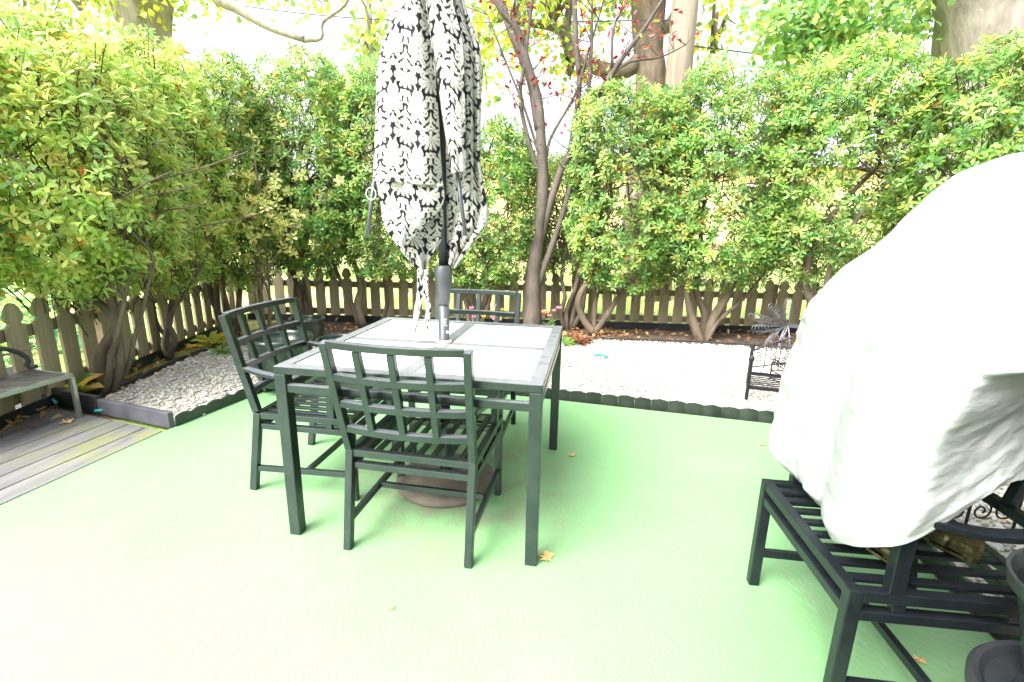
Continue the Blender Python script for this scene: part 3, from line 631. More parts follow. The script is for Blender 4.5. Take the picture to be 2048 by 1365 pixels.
# yellow building
hb = empty('yellow_building', (6, 20, slope(6, 20))); tag(hb, 'low pale yellow building with vertical battens beyond the lawn', 'building')
W_ = MB().box((0, 2.5, 1.55), (17, 5, 3.5)); W_.build('wall', M['wall'], hb)
bt = MB()
for k in range(42): bt.box((-8.4+.41*k, -.015, 1.6), (.05, .03, 3.3))
bt.build('batten', M['wall'], hb)
MB().box((0, -.02, .0), (17.1, .06, .5)).build('foundation', M['rail'], hb)
rf = MB(); rf.v = [Vector(p) for p in ((-8.9, -.5, 3.25), (8.9, -.5, 3.25), (8.9, 5.5, 3.25), (-8.9, 5.5, 3.25), (-8.9, 2.5, 4.1), (8.9, 2.5, 4.1))]; rf.f = [[0, 1, 5, 4], [2, 3, 4, 5], [1, 2, 5], [3, 0, 4], [3, 2, 1, 0]]
rf.build('roof', M['roof'], hb)
for x in (-3.2, 3.6):
    wf = MB()
    for c_, d_ in (((x, -.05, 2.55), (1.3, .08, .08)), ((x, -.05, 1.45), (1.3, .08, .08)), ((x-.61, -.05, 2), (.08, .08, 1.02)), ((x+.61, -.05, 2), (.08, .08, 1.02))): wf.box(c_, d_)
    wf = wf.build('window', M['trim'], hb); MB().box((x, -.03, 2), (1.14, .02, 1.02)).build('pane', M['pot'], wf)
# small garden shrub on the lawn, left beyond the fence
def ground_cover():
    global rng
    rng = np.random.default_rng(91)
    p = np.c_[rng.uniform(-6.5, -3.75, 420), rng.uniform(2.6, 5.2, 420), rng.uniform(.02, .5, 420)]; p = p[p[:, 2] < .12+.4*np.clip((-3.7-p[:, 0])/1.5, .1, 1)]
    ax = unit(rng.normal(0, .4, p.shape)+np.array([.2, -.2, 1])); Cn, D, Nn, Ls = rosettes(p, ax, 7, .11); n = len(Cn)
    pal = np.array([[.07, .22, .10], [.10, .26, .12], [.18, .34, .12]]); o = leaves(Cn, D, Nn, Ls, Ls*.6, pal[rng.integers(0, 3, n)], (rng.random(n) < .4)*.8, 'ground_cover', M['leaf'], None)
    tag(o, 'low leafy ground cover beyond the left fence', 'ground cover', kind='stuff')
ground_cover()
# grass blades beyond the fence
rng = np.random.default_rng(92)
n = 26000; gx = rng.uniform(-9, 9, n); gy = 6.3+rng.random(n)**1.6*9; left = rng.random(n) < .35; gx[left] = rng.uniform(-7.5, -3.65, left.sum()); gy[left] = rng.uniform(1.5, 7, left.sum())
gz = np.array([slope(a_, b_) for a_, b_ in zip(gx, gy)]); bp_ = np.c_[gx, gy, gz]; ang = rng.uniform(0, 6.28, n); hgt = rng.uniform(.02, .05, n)
sd_ = np.c_[np.cos(ang), np.sin(ang), 0*ang]*.006; tipv = bp_+np.c_[rng.normal(0, .014, n), rng.normal(0, .014, n), hgt]
V = np.stack([bp_-sd_, bp_+sd_, tipv], 1).reshape(-1, 3); Fc = np.arange(n*3).reshape(-1, 3); gc = np.array([.24, .40, .08])*rng.uniform(.6, 1.3, (n, 1)); dry = rng.random(n) < .3; gc[dry] = np.array([.36, .30, .12])
tag(np_mesh('grass', V, Fc, vcol_mat('grass_blade', .7), cols=np.repeat(np.c_[gc, np.ones(n)], 3, 0), smooth=False), 'short grass of the lawn beyond the picket fence', 'grass', kind='stuff')
# dead leaves on the soil
def dead_leaves(P, name, label, kind, seed, size=(.04, .08)):
    r_ = np.random.default_rng(seed); n = len(P); d = r_.normal(0, 1, (n, 3)); d[:, 2] *= .25; d = unit(d); nn = unit(np.array([0, 0, 1])+r_.normal(0, .35, (n, 3))); nn = unit(nn-d*(nn*d).sum(1, keepdims=True))
    pal = np.array([[.40, .20, .09], [.30, .15, .07], [.5, .32, .15], [.22, .12, .07], [.55, .42, .16]]); col = pal[r_.integers(0, 5, n)]; ln = r_.uniform(*size, n)
    o = leaves(P, d, nn, ln, ln*.55, col, np.zeros(n), name, M['leaf_tree'], None, droop=-.2); tag(o, label, 'leaf litter', kind=kind); return o
r_ = np.random.default_rng(5)
pts = []
for (x0, x1, y0, y1, n) in ((-3.35, -3.0, 2.6, 4.8, 200), (-3.2, -2.3, 4.85, 5.9, 260), (-2.4, .9, 5.1, 6.0, 330), (.9, 4.6, 5.3, 5.85, 260), (-3.1, -2.9, 2.2, 2.9, 60), (.4, 1.3, 5.3, 5.7, 70), (3, 5, 4.9, 5.4, 60)):
    pts.append(np.c_[r_.uniform(x0, x1, n), r_.uniform(y0, y1, n), r_.uniform(-.005, .035, n)])
dead_leaves(np.concatenate(pts), 'leaf_litter', 'dry brown leaves lying over the soil under the hedge', 'stuff', 3)
dead_leaves(np.c_[r_.uniform(1.75, 2.8, 34), r_.uniform(1.0, 3.6, 34), r_.uniform(.02, .035, 34)], 'leaf_litter', 'dry leaves scattered over the white stones beside the covered chair', 'stuff', 4, (.03, .06))
dead_leaves(np.c_[r_.uniform(-2.5, 3.4, 60), r_.uniform(3.9, 5.1, 60), r_.uniform(.018, .03, 60)], 'leaf_litter', 'small pale leaf bits over the white stones behind the table', 'stuff', 6, (.015, .04))
# ================================================================== CHAIRS
HW, YB0, YH, YT, ZT, HWT, YF, ZS = .245, -.262, -.197, -.305, .835, .258, .250, .385
def make_chair(m):
    r = empty('garden_chair')
    bw = .03
    for s in (-1, 1):
        MB().sweep([(s*HW, YB0, 0), (s*HW, YH, ZS+.012)], bw, .034).build('leg', m, r, bevel=.003)
        MB().sweep([(s*HW, YF, 0), (s*HW, YF, ZS+.015)], bw, .034).build('leg', m, r, bevel=.003)
    b = MB(); LT = lambda z: (z-ZS)/(ZT-ZS)
    yy = lambda z: YH+(YT-YH)*LT(z); hw = lambda z: HW+(HWT-HW)*LT(z)
    for s in (-1, 1): b.sweep([(s*hw(ZS+.018), yy(ZS+.018), ZS+.018), (s*hw(.6), yy(.6), .6), (s*hw(ZT), yy(ZT), ZT+.012)], .028, .034)
    bow = lambda f: -.028*(1-(2*f-1)**2)
    zs = [ZT, .715, .605, .497]
    for z in zs:
        b.sweep([(hw(z)*(2*f-1)*(1-.028/(2*hw(z))), yy(z)+bow(f), z+(.006 if z == ZT else 0)) for f in [i/12 for i in range(13)]], .030, .026, side=(0, 1, 0))
    for f in (.25, .5, .75):
        b.sweep([(hw(z)*(2*f-1), yy(z)+bow(f), z) for z in (zs[3]-.001, zs[2], zs[1], ZT-.008)], .026, .024)
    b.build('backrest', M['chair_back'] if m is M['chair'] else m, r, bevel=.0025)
    s_ = MB(); x1 = HW-.015
    for z, h in ((ZS, .028), (ZS-.052, .026)):
        s_.box((0, YF, z), (2*x1, .027, h)); s_.box((0, YH, z), (2*x1, .027, h))
        for s in (-1, 1): s_.box((s*(HW+.0), (YF+YH)/2, z), (.027, YF-YH-.034, h))
    for k in range(8):
        x = -x1+.005+(2*x1-.01)*(k+.5)/8; s_.box((x, (YF+YH)/2, ZS+.006), (.024, YF-YH-.026, .012))
    for s in (-1, 1):
        for y in (YH+.1, YF-.1): s_.box((s*HW, y, ZS-.026), (.02, .03, .026))
    s_.build('seat', m, r, bevel=.002)
    for s in (-1, 1):
        za = .60; ya = yy(za); xa = hw(za)
        a = MB(); a.sweep(spline([(s*xa, ya+.015, za+.005), (s*(xa+.012), ya+.12, za-.012), (s*(xa+.02), ya+.26, za-.02), (s*(xa+.01), ya+.38, za-.004), (s*(xa-.002), ya+.425, za+.001)], 4), .036, .016)
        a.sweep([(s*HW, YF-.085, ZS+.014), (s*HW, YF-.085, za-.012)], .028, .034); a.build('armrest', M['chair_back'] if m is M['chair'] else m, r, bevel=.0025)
    t = MB()
    for s in (-1, 1): t.sweep([(s*HW, YB0+.032, .115), (s*HW, YF-.017, .125)], .02, .026)
    t.sweep([(-HW+.012, .02, .122), (HW-.012, .02, .122)], .02, .024, side=(0, 1, 0)); t.build('stretcher', m, r, bevel=.002)
    return r
CG = 'green metal garden chairs on the patio'
ch = make_chair(M['chair'])
def place(o, x, y, rz, label, s=1.0):
    o.location = (x, y, 0); o.rotation_euler = (0, 0, rz); o.scale = (s, s, s); tag(o, label, 'chair', CG)
place(ch, -.34, 1.858, -.185, 'front dark green metal chair with its lattice back towards the viewer')
place(copy_tree(ch), -.925, 2.268, math.radians(-98.5), 'dark green metal armchair at the left side of the table, before the black pots')
place(copy_tree(ch), -.262, 2.68, math.pi-.15, 'blue-grey looking metal chair at the far side of the table, mostly hidden')
c4 = make_chair(M['chair_dark']); place(c4, 1.122, 1.218, math.radians(84.1), 'near-black metal chair partly under the white plastic cover', 1.03)
# ================================================================== TABLE
T0 = Vector((-.310, 2.150, 0)); TY = -.1638; TX, TYY = 1.02, 1.035; HT = .72
tb_ = empty('patio_table', T0, TY); tag(tb_, 'square metal patio table with four white panels and the umbrella through its centre', 'table')
fr = MB(); hx, hy = TX/2, TYY/2; fw = .052
for s in (-1, 1):
    fr.box((0, s*(hy-fw/2), HT-.015), (TX, fw, .03)); fr.box((s*(hx-fw/2), 0, HT-.015), (fw, TYY-2*fw, .03))
fr.box((0, 0, HT-.0165), (.058, TYY-2*fw, .027))
for s in (-1, 1): fr.box((s*(TX/4+.0145-.026+.0), 0, HT-.0165), (TX/2-fw-.029, .05, .0265))
for s in (-1, 1):
    fr.box((0, s*(hy-.021), HT-.088), (TX-.086, .028, .032)); fr.box((s*(hx-.021), 0, HT-.088), (.028, TYY-.086, .032))
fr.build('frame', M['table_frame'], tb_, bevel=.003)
for sx in (-1, 1):
    for sy in (-1, 1):
        MB().box((sx*(hx-.024), sy*(hy-.024), (HT-.031)/2), (.046, .046, HT-.031)).build('leg', M['chair'], tb_, bevel=.003)
        cxp = sx*((hx-fw)+.029)/2; cyp = sy*((hy-fw)+.025)/2
        MB().box((cxp, cyp, HT-.010), (hx-fw-.029-.002, hy-fw-.025-.002, .010)).build('tabletop_panel', M['table_panel'], tb_)
# ================================================================== UMBRELLA BASE + UMBRELLA
UX, UY = -.315, 2.165
ub = empty('umbrella_base', (UX, UY, 0)); tag(ub, 'round brown-grey stone umbrella base on the floor under the table', 'umbrella base')
MB().lathe((0, 0, 0), [(.235, 0), (.245, .012), (.243, .03), (.21, .045), (.12, .058), (.05, .068), (.0, .07)], 56).build('plate', M['stone'], ub, smooth=True)
MB().lathe((0, 0, 0), [(.031, .06), (.031, .33), (.0275, .335)], 24).build('stem', M['chair'], ub, smooth=False)
MB().tube([(.03, -.01, .22), (.075, -.02, .22)], .012, 10).build('knob', M['black'], ub)
# damask tile (white scrolls on black) as a lookup table
def damask():
    W, H = 220, 370; ys, xs = np.mgrid[0:H, 0:W]; X = (xs+.5)/W*.10; Y = (ys+.5)/H*.185       # metres
    img = np.zeros((H, W))
    def ell(cx_, cy_, ang, a, b, val=1):
        for ox in (-.10, 0, .10):
            for oy in (-.185, 0, .185):
                for mir in (1, -1):
                    cxx = .05+mir*cx_+ox; an = ang if mir == 1 else math.pi-ang
                    dx, dy = X-cxx, Y-(cy_+oy); u = dx*math.cos(an)+dy*math.sin(an); v = -dx*math.sin(an)+dy*math.cos(an)
                    # teardrop: narrower to the root
                    k = 1.22*b*(.6+.4*np.clip(u/a, -1, 1)); img[(u/a)**2+(v/np.maximum(k, 1e-5))**2 < 1] = val
    def curl(cx_, cy_, r0, a0, turns, th, dirn=1):
        th *= 1.15
        for t in np.linspace(0, 1, 34):
            an = a0+dirn*turns*2*math.pi*t; r = r0*(1-.82*t); ell(cx_+r*math.cos(an), cy_+r*math.sin(an), 0, th*(1-.25*t), th*(1-.25*t)/.55)
    def fan(x0, y0, up_, L_, wd):
        for an in (90, 62, 36, 12, -12):
            a_ = math.radians(an)*up_; l = L_*(1 if an > 30 else .86 if an > 0 else .62); ell(x0+math.cos(a_)*l*.55, y0+math.sin(a_)*l*.6, a_, l*.50, wd)
    fan(0, .040, 1, .044, .0062); fan(.05, .132, -1, .040, .0056); fan(.05, .150, 1, .030, .0048)
    ell(0, .030, -1.57, .013, .008); ell(0, .118, 1.57, .014, .008); ell(.05, .140, 0, .012, .007)
    curl(.029, .022, .0125, 2.2, 1.2, .0026, -1); curl(.036, .052, .010, -1.9, 1.1, .0024, 1); curl(.014, .010, .009, .5, 1.1, .0022, 1)
    curl(.024, .115, .011, .2, 1.15, .0026, 1); curl(.022, .150, .012, -.6, 1.15, .0026, -1); curl(.028, .176, .009, 1.0, 1.1, .0024, 1); curl(.012, .098, .008, 2.0, 1.0, .0022, -1); curl(.040, .092, .009, .3, 1.1, .0022, -1)
    ell(.016, .136, .7, .014, .0045); ell(.034, .006, .9, .014, .004); ell(0, .160, 1.57, .020, .007); ell(.011, .168, 1.0, .012, .0042); ell(.04, .075, 1.2, .012, .004)
    for a_, b_ in ((.05, .098), (.05, .012), (0, .100), (0, .004)):
        for k in range(5): an = k*1.2566; ell(a_+.007*math.cos(an), b_+.007*math.sin(an), an, .0046, .0036)
    for an in (76, 49, 24, 0):
        a_ = math.radians(an); ell(math.cos(a_)*.026, .040+math.sin(a_)*.029, a_, .012, .0011, 0)
    ell(.05, .172, 0, .006, .004, 0); ell(0, .084, 0, .004, .004, 0)
    return img
DAM = damask()
def blur(a):
    k = np.array([.25, .5, .25])
    for ax in (0, 1): a = k[0]*np.roll(a, 1, ax)+k[1]*a+k[2]*np.roll(a, -1, ax)
    return a
DAM = blur(DAM)
def dam(u, v):
    H, W = DAM.shape; i = (np.floor(v/.205*H).astype(int)) % H; j = (np.floor(u/.118*W).astype(int)) % W; return DAM[i, j]
def interp_curve(pts, t):
    P = np.array(spline([Vector((p[0], p[1], p[2] if len(p) > 2 else 0)) for p in pts], 8)); L = np.r_[0, np.cumsum(np.linalg.norm(np.diff(P[:, :2], axis=0), axis=1))]; L /= L[-1]
    return np.stack([np.interp(t, L, P[:, k]) for k in range(3)], 1)
def atn(x, y, Y):
    u = x-1024; v = y-682.5; a = _cr*u+_sr*v; b = -_sr*u+_cr*v
    dx = a/F; dy = b/F*(-_s)+_c; dz = -b/F*_c-_s; t = Y/dy
    return np.stack([dx*t, Y+0*x, dz*t+CAMH], -1)
cloth_V, cloth_F, cloth_C = [], [], []
def sheet(L, R, Y, bulge, ripple, nr, off, seed, step=.0034, white=.60):
    """cloth panel between two edge curves; third value of a point is its depth relative to Y"""
    r_ = np.random.default_rng(seed); 
    lenpx = sum(math.dist(L[i][:2], L[i+1][:2]) for i in range(len(L)-1)); wid = max(abs(a[0]-b[0]) for a, b in zip(L, R))
    nv = int(lenpx/445/step); nu = max(8, int(wid/445/step)); t = np.linspace(0, 1, nv); s = np.linspace(0, 1, nu)
    PL, PR = interp_curve(L, t), interp_curve(R, t)
    Q = PL[:, None]*(1-s)[None, :, None]+PR[:, None]*s[None, :, None]
    S_, T_ = np.meshgrid(s, t); dep = Q[..., 2]-bulge*np.sin(math.pi*S_)
    for k in range(3): dep = dep+ripple*np.sin(2*math.pi*(nr*(1+.6*k))*(S_+.12*np.sin(2.1*T_+k))+r_.uniform(0, 6.28))/(1+k)*(.35+.65*T_)
    dep += .004*np.sin(9*S_+14*T_+seed)*np.sin(23*T_-5*S_)
    P = atn(Q[..., 0], Q[..., 1], Y+dep)
    w_ = wid/445*1.05; U = S_*w_*(np.abs(PR[:, 0]-PL[:, 0])/wid)[:, None]*1.0+off+PL[:, 0][:, None]/445; Vv = -P[..., 2]*1.0+.02*np.sin(6*S_)
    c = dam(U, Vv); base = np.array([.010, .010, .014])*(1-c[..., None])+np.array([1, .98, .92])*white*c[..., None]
    
    i0 = sum(len(v) for v in cloth_V); cloth_V.append(P.reshape(-1, 3)); cloth_C.append(np.c_[base.reshape(-1, 3), np.ones(nv*nu)])
    a = (np.arange(nv-1)[:, None]*nu+np.arange(nu-1)[None]).ravel()+i0; cloth_F.append(np.stack([a, a+1, a+nu+1, a+nu], 1))
sheet([(838, -330, .08), (815, -150, .07), (797, 0, .07), (772, 70, .07), (757, 120, .06), (752, 220, .05), (747, 362, .04)], [(858, -330, 0), (852, -150, 0), (851, 0, .0), (863, 100, .0), (876, 220, .0), (881, 310, .0), (886, 372, .02)], 2.06, .09, .024, 1.4, 0, 1)
sheet([(852, -330, .03), (850, -120, .03), (853, 0, .04), (870, 120, .05), (886, 240, .05), (903, 346, .03)], [(868, -330, .05), (890, -120, .05), (905, 0, .05), (925, 90, .04), (930, 220, .03), (932, 342, .02)], 2.00, .05, .010, 1.2, .03, 2)
sheet([(862, -330, .0), (885, -100, .0), (905, 0, .02), (915, 110, .02), (925, 260, .02), (922, 360, .04), (905, 450, .05), (894, 528, .06)], [(872, -330, 0), (905, -150, .05), (928, 0, .06), (958, 92, .06), (963, 160, .06), (960, 310, .05), (967, 370, .04), (976, 438, .04), (948, 482, .05), (910, 536, .06)], 2.12, .03, .018, 1.6, .06, 3, white=.50)
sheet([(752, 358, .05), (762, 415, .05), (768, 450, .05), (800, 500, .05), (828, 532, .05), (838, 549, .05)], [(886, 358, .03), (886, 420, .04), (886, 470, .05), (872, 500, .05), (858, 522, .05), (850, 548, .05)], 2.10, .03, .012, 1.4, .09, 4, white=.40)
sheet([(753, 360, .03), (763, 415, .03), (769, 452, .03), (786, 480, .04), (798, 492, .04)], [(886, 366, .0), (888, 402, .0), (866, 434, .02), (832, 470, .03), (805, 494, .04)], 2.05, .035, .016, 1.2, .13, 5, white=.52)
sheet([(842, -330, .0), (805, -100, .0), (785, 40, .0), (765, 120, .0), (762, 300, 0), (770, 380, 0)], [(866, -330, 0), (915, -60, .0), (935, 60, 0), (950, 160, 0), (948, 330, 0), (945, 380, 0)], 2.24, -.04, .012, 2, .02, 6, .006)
sheet([(880, 330, .0), (886, 400, .0), (890, 470, .0), (893, 530, .0)], [(935, 330, 0), (935, 400, .0), (930, 450, .0), (905, 535, 0)], 2.185, .0, .010, 1.5, .02, 7)
um = empty('patio_umbrella', (UX, UY, .34)); tag(um, 'closed patio umbrella with black and white scroll fabric standing through the table', 'umbrella')
V = np.concatenate(cloth_V)-np.array([UX, UY, .34]); cm = vcol_mat('damask_fabric', .85, bump=.12, bscale=400, spec=.2)
cn = np_mesh('canopy', V, np.concatenate(cloth_F), cm, um, cols=np.concatenate(cloth_C)); so_ = cn.modifiers.new('thickness', 'SOLIDIFY'); so_.thickness = .0015
UL = lambda x, y, z: (x-UX, y-UY, z-.34)
MB().lathe(UL(UX, UY, .34), [(.0245, 0), (.0245, .57)], 24).build('lower_pole', M['pole'], um, smooth=True)
MB().lathe(UL(UX, UY, .895), [(.027, 0), (.027, .008), (.028, .01), (.040, .12), (.041, .155), (.036, .17), (.034, .175), (.0, .176)], 28).build('tilt_housing', M['pole'], um, smooth=True)
MB().lathe(UL(UX, UY, 1.05), [(.019, 0), (.019, 1.75)], 20).build('upper_pole', M['pole_dark'], um, smooth=True)
MB().lathe(UL(UX, UY, .718), [(.036, 0), (.034, .008), (.027, .01)], 24).build('collar', M['trim'], um, smooth=True)
for a, b, Y in (((751, 340), (734, 476), 2.06), ((912, 325), (931, 472), 2.02)):
    MB().tube([at(*a, Y+.05)-Vector((UX, UY, .34)), at((a[0]+b[0])/2, (a[1]+b[1])/2, Y+.02)-Vector((UX, UY, .34)), at(*b, Y)-Vector((UX, UY, .34))], .0085, 12).build('rib', M['pole'], um, smooth=True)
for k in range(4):
    a = k*math.pi/2+.6; MB().tube([UL(UX+.02*math.cos(a), UY+.02*math.sin(a), 1.75), UL(UX+.13*math.cos(a), UY+.06*math.sin(a)+.02, 1.45)], .006, 8).build('strut', M['pole_dark'], um)
rp = at(742, 388, 2.02); MB().tube([rp+Vector((.02*math.cos(i*.52), 0, .024*math.sin(i*.52)))-Vector((UX, UY, .34)) for i in range(13)], .002, 6).build('pull_ring', M['trim'], um)
mk = MB()
for (x, z, w_, h_) in ((.002, .815, .0012, .03), (.008, .830, .012, .0012), (.008, .80, .012, .0012), (.008, .815, .0012, .018), (.014, .770, .010, .010)): mk.box(UL(UX+x+.004, UY-.0255+abs(x)*.12, z), (w_, .0015, h_))
mk.build('label', M['trim'], um)
# tie straps in the same cloth
for (x0, x1, w0, sd0) in ((835, 829, 10, 8), (848, 852, 9, 9)):
    cloth_V.clear(); cloth_F.clear(); cloth_C.clear()
    e = (x1-4, 664) if x0 < 840 else (846, 668)
    sheet([(x0, 540, .0), (x0-1, 590, .01), (x1, 620, -.01), (e[0], e[1], .0)], [(x0+w0, 540, .0), (x0+w0, 590, .01), (x1+w0+1, 620, -.005), (e[0]+w0-1, e[1], .0)], 2.12, .004, .003, 1, .0, sd0, .0022)
    V = np.concatenate(cloth_V)-np.array([UX, UY, .34]); o = np_mesh('tie_strap', V, np.concatenate(cloth_F), cm, um, cols=np.concatenate(cloth_C)); q = o.modifiers.new('thickness', 'SOLIDIFY'); q.thickness = .0015
# ================================================================== WHITE PLASTIC COVER
def cover():
    Zk = [.418, .45, .52, .60, .70, .80, .88, .925, .945, .965, 1.0, 1.06, 1.14, 1.21, 1.29, 1.37, 1.44, 1.485, 1.50]
    RL = [.28, .32, .35, .364, .372, .382, .40, .405, .41, .412, .415, .395, .36, .305, .285, .25, .20, .12, .02]
    RC = [.61, .625, .64, .66, .675, .68, .67, .66, .655, .645, .61, .54, .45, .36, .30, .255, .20, .12, .02]
    RR = [.45, .44, .42, .41, .41, .42, .43, .44, .58, .58, .53, .47, .40, .36, .33, .29, .22, .13, .02]
    CX = [1.24, 1.25, 1.28, 1.31, 1.325, 1.345, 1.37, 1.385, 1.39, 1.40, 1.42, 1.44, 1.47, 1.49, 1.53, 1.555, 1.58, 1.60, 1.60]
    CYk = [1.42, 1.43, 1.45, 1.48] + [1.5]*15
    NA, NZ = 300, 220; th = np.linspace(0, 2*math.pi, NA, endpoint=False); tz = np.linspace(0, 1, NZ)
    kk = np.linspace(0, 1, len(Zk)); zi = np.interp(tz, kk, Zk); L_, C_, R_ = (np.interp(tz, kk, q) for q in (RL, RC, RR)); cxx = np.interp(tz, kk, CX); cyy = np.interp(tz, kk, CYk)
    R2 = np.zeros((NZ, NA)); tc_, tr_ = math.radians(233), math.radians(318)
    ledge = np.clip((zi-.925)/.03, 0, 1)
    for k in range(NZ):
        A_ = np.array([C_[k]*math.cos(tc_), C_[k]*math.sin(tc_)]); B_ = np.array([R_[k]*math.cos(tr_), R_[k]*math.sin(tr_)]); E_ = B_-A_
        row = np.interp(th, np.radians([0, 90, 150, 180, 205, 218, 233]), [(R_[k]+L_[k])/2, L_[k]*1.02, L_[k]*(1+.3*max(0, .85-zi[k])*1.1), L_[k]*(1-.25*max(0, .62-zi[k])), L_[k]*(1.01+.5*max(0, .62-zi[k])), (L_[k]+C_[k])/2*1.05, C_[k]])
        for j in range(NA):
            if tc_ < th[j] < tr_:
                d_ = (math.cos(th[j]), math.sin(th[j])); ch_ = (A_[0]*E_[1]-A_[1]*E_[0])/(d_[0]*E_[1]-d_[1]*E_[0]); f = (th[j]-tc_)/(tr_-tc_)
                rnd = C_[k]*(1-f)+R_[k]*f; row[j] = ch_*(1-.75*ledge[k])+rnd*.75*ledge[k]
            elif th[j] >= tr_:
                f = (th[j]-tr_)/(2*math.pi-tr_); row[j] = R_[k]*(1-f)+(R_[k]+L_[k])/2*f
        R2[k] = row
    for _ in range(2): R2 = (np.roll(R2, 1, 1)+2*R2+np.roll(R2, -1, 1))/4
    for _ in range(3): R2[1:-1] = (R2[:-2]+2*R2[1:-1]+R2[2:])/4
    TH, Z = np.meshgrid(th, zi); r_ = np.random.default_rng(3); dis = 0*TH
    px_, py_ = np.cos(TH), np.sin(TH)
    P = np.stack([px_*1.4, py_*1.4, Z*3.2], -1).reshape(-1, 3)
    for sc, am in ((1.2, .008), (2.8, .007), (6, .0042), (12, .0022), (22, .0012)):
        nse = vnoise(P, sc, int(sc*10)).reshape(TH.shape); dis += am*(nse if sc < 5 else -np.abs(nse)*1.4)
    # creases hanging down from the high points
    dis += .004*np.sin(TH*17+3*np.sin(Z*5))*np.clip((Z-.5)/.6, 0, 1)*.6
    R2 = R2+dis*np.clip((1.5-Z)/.2, .25, 1)*1.15; X = cxx[:, None]+R2*px_; Y = cyy[:, None]+R2*py_; Zw = Z+.0*X
    zm = np.interp(TH, np.radians([0, 60, 180, 205, 212, 218, 225, 233, 240, 247, 253, 262, 300, 330, 360]), [.60, .5, .43, .43, .43, .44, .49, .57, .61, .65, .68, .69, .69, .65, .60])
    Zw = np.where(Z < 1.0, zm+(Z-.418)*(1.0-zm)/(1.0-.418), Z)
    V = np.stack([X, Y, Zw], -1).reshape(-1, 3); i = np.arange(NZ-1)[:, None]*NA; j = np.arange(NA)[None]; a = (i+j).ravel(); b = (i+(j+1) % NA).ravel(); Fc = np.stack([a, b, b+NA, a+NA], 1)
    m = mat('white_plastic_sheet', (.50, .52, .52), .36, 0, (.45, .475, .47), 5, bump=.4, bscale=30, stretch=(1, 1, 2.2)); N = m.node_tree.nodes; Lk = m.node_tree.links
    tr = N.new('ShaderNodeBsdfTranslucent'); tr.inputs[0].default_value = (.5, .54, .52, 1); ms = N.new('ShaderNodeMixShader'); ms.inputs[0].default_value = .25
    Lk.new(N['Principled BSDF'].outputs[0], ms.inputs[1]); Lk.new(tr.outputs[0], ms.inputs[2]); Lk.new(ms.outputs[0], N['Material Output'].inputs['Surface'])
    o = np_mesh('plastic_cover', V, Fc, m); tag(o, 'large white plastic sheet draped in a bulging heap over the chair at the right', 'cover')
    q = o.modifiers.new('thickness', 'SOLIDIFY'); q.thickness = .002
cover()
# ------------------------------------------------------------------ brass fittings on the covered chair
def fitting(label, p0, d, r, ln):
    d = Vector(d).normalized(); R = d.to_track_quat('Z', 'Y').to_matrix(); o = empty('metal_fitting', p0); tag(o, label, 'metal fitting')
    MB().lathe((0, 0, 0), [(r*.72, -ln), (r*.74, -ln*.45), (r*.78, -ln*.4), (r*.7, -ln*.35), (r*.72, -ln*.12), (r, -.01), (r, 0), (r*.86, .0), (r*.8, -.03)], 28, R).build('body', M['brass'], o, smooth=False)
    MB().lathe(R @ Vector((0, 0, -.028)), [(r*.82, 0), (0, .001)], 24, R).build('opening', M['hole'], o)
    s = R @ Vector((r*.55, -r*.3, -ln*.6)); MB().lathe(s, [(r*.45, -.02), (r*.45, r*.45), (r*.3, r*.46)], 18, (Vector((-.2, -.8, .4)).normalized()).to_track_quat('Z', 'Y').to_matrix()).build('side_port', M['brass'], o)
    f = MB(); 
    for k in range(3): a = k*2.1; f.box(R @ Vector((r*.82*math.cos(a), r*.82*math.sin(a), -ln*.3)), (.008, .03, ln*.5), R @ Matrix.Rotation(a, 3, 'Z'))
    f.build('fin', M['brass'], o, bevel=.002)
fitting('tarnished brass pipe fitting with a wide open end on the chair seat under the cover', Vector((1.235, 1.105, .435)), (.75, -.52, -.22), .040, .17)
fitting('smaller dark brass fitting beside the chair arm post just under the cover hem', Vector((1.01, 1.075, .435)), (.62, -.65, -.3), .034, .12)
# ================================================================== POTS
def pot(label, x, y, r, h, m='pot', soil=True, z=0, squat=1.0):
    o = empty('plant_pot', (x, y, z)); tag(o, label, 'pot')
    MB().lathe((0, 0, 0), [(0, .012), (r*.62, .01), (r*.72, .03), (r*.9, h*.38), (r*.97, h*.7), (r*.93, h*.86), (r*1.0, h*.90), (r*1.03, h*.95), (r*1.0, h), (r*.88, h), (r*.86, h*.93), (r*.84, h*.8), (0, h*.79)], 44).build('body', M[m], o, smooth=True)
    if soil: MB().lathe((0, 0, 0), [(r*.83, h*.84), (r*.4, h*.86), (0, h*.85)], 28).build('soil', M['potsoil'], o, smooth=True)
    return o
p3 = pot('largest glossy black-green pot standing on casters behind the left chair', -1.725, 3.46, .225, .38, soil=False, z=.045)
for a in (.5, 2.0, 3.6, 5.1):
    MB().lathe((.13*math.cos(a), .13*math.sin(a), -.045), [(.0, .0), (.016, .006), (.022, .022), (.016, .038), (0, .044)], 14).build('caster', M['black'], p3, smooth=True)
pot('glossy black pot with tan dry soil standing against the back fence', -2.12, 4.85, .175, .29)
pot('open black pot peeking out between the left chair and the table', -1.50, 4.05, .20, .27, soil=False)
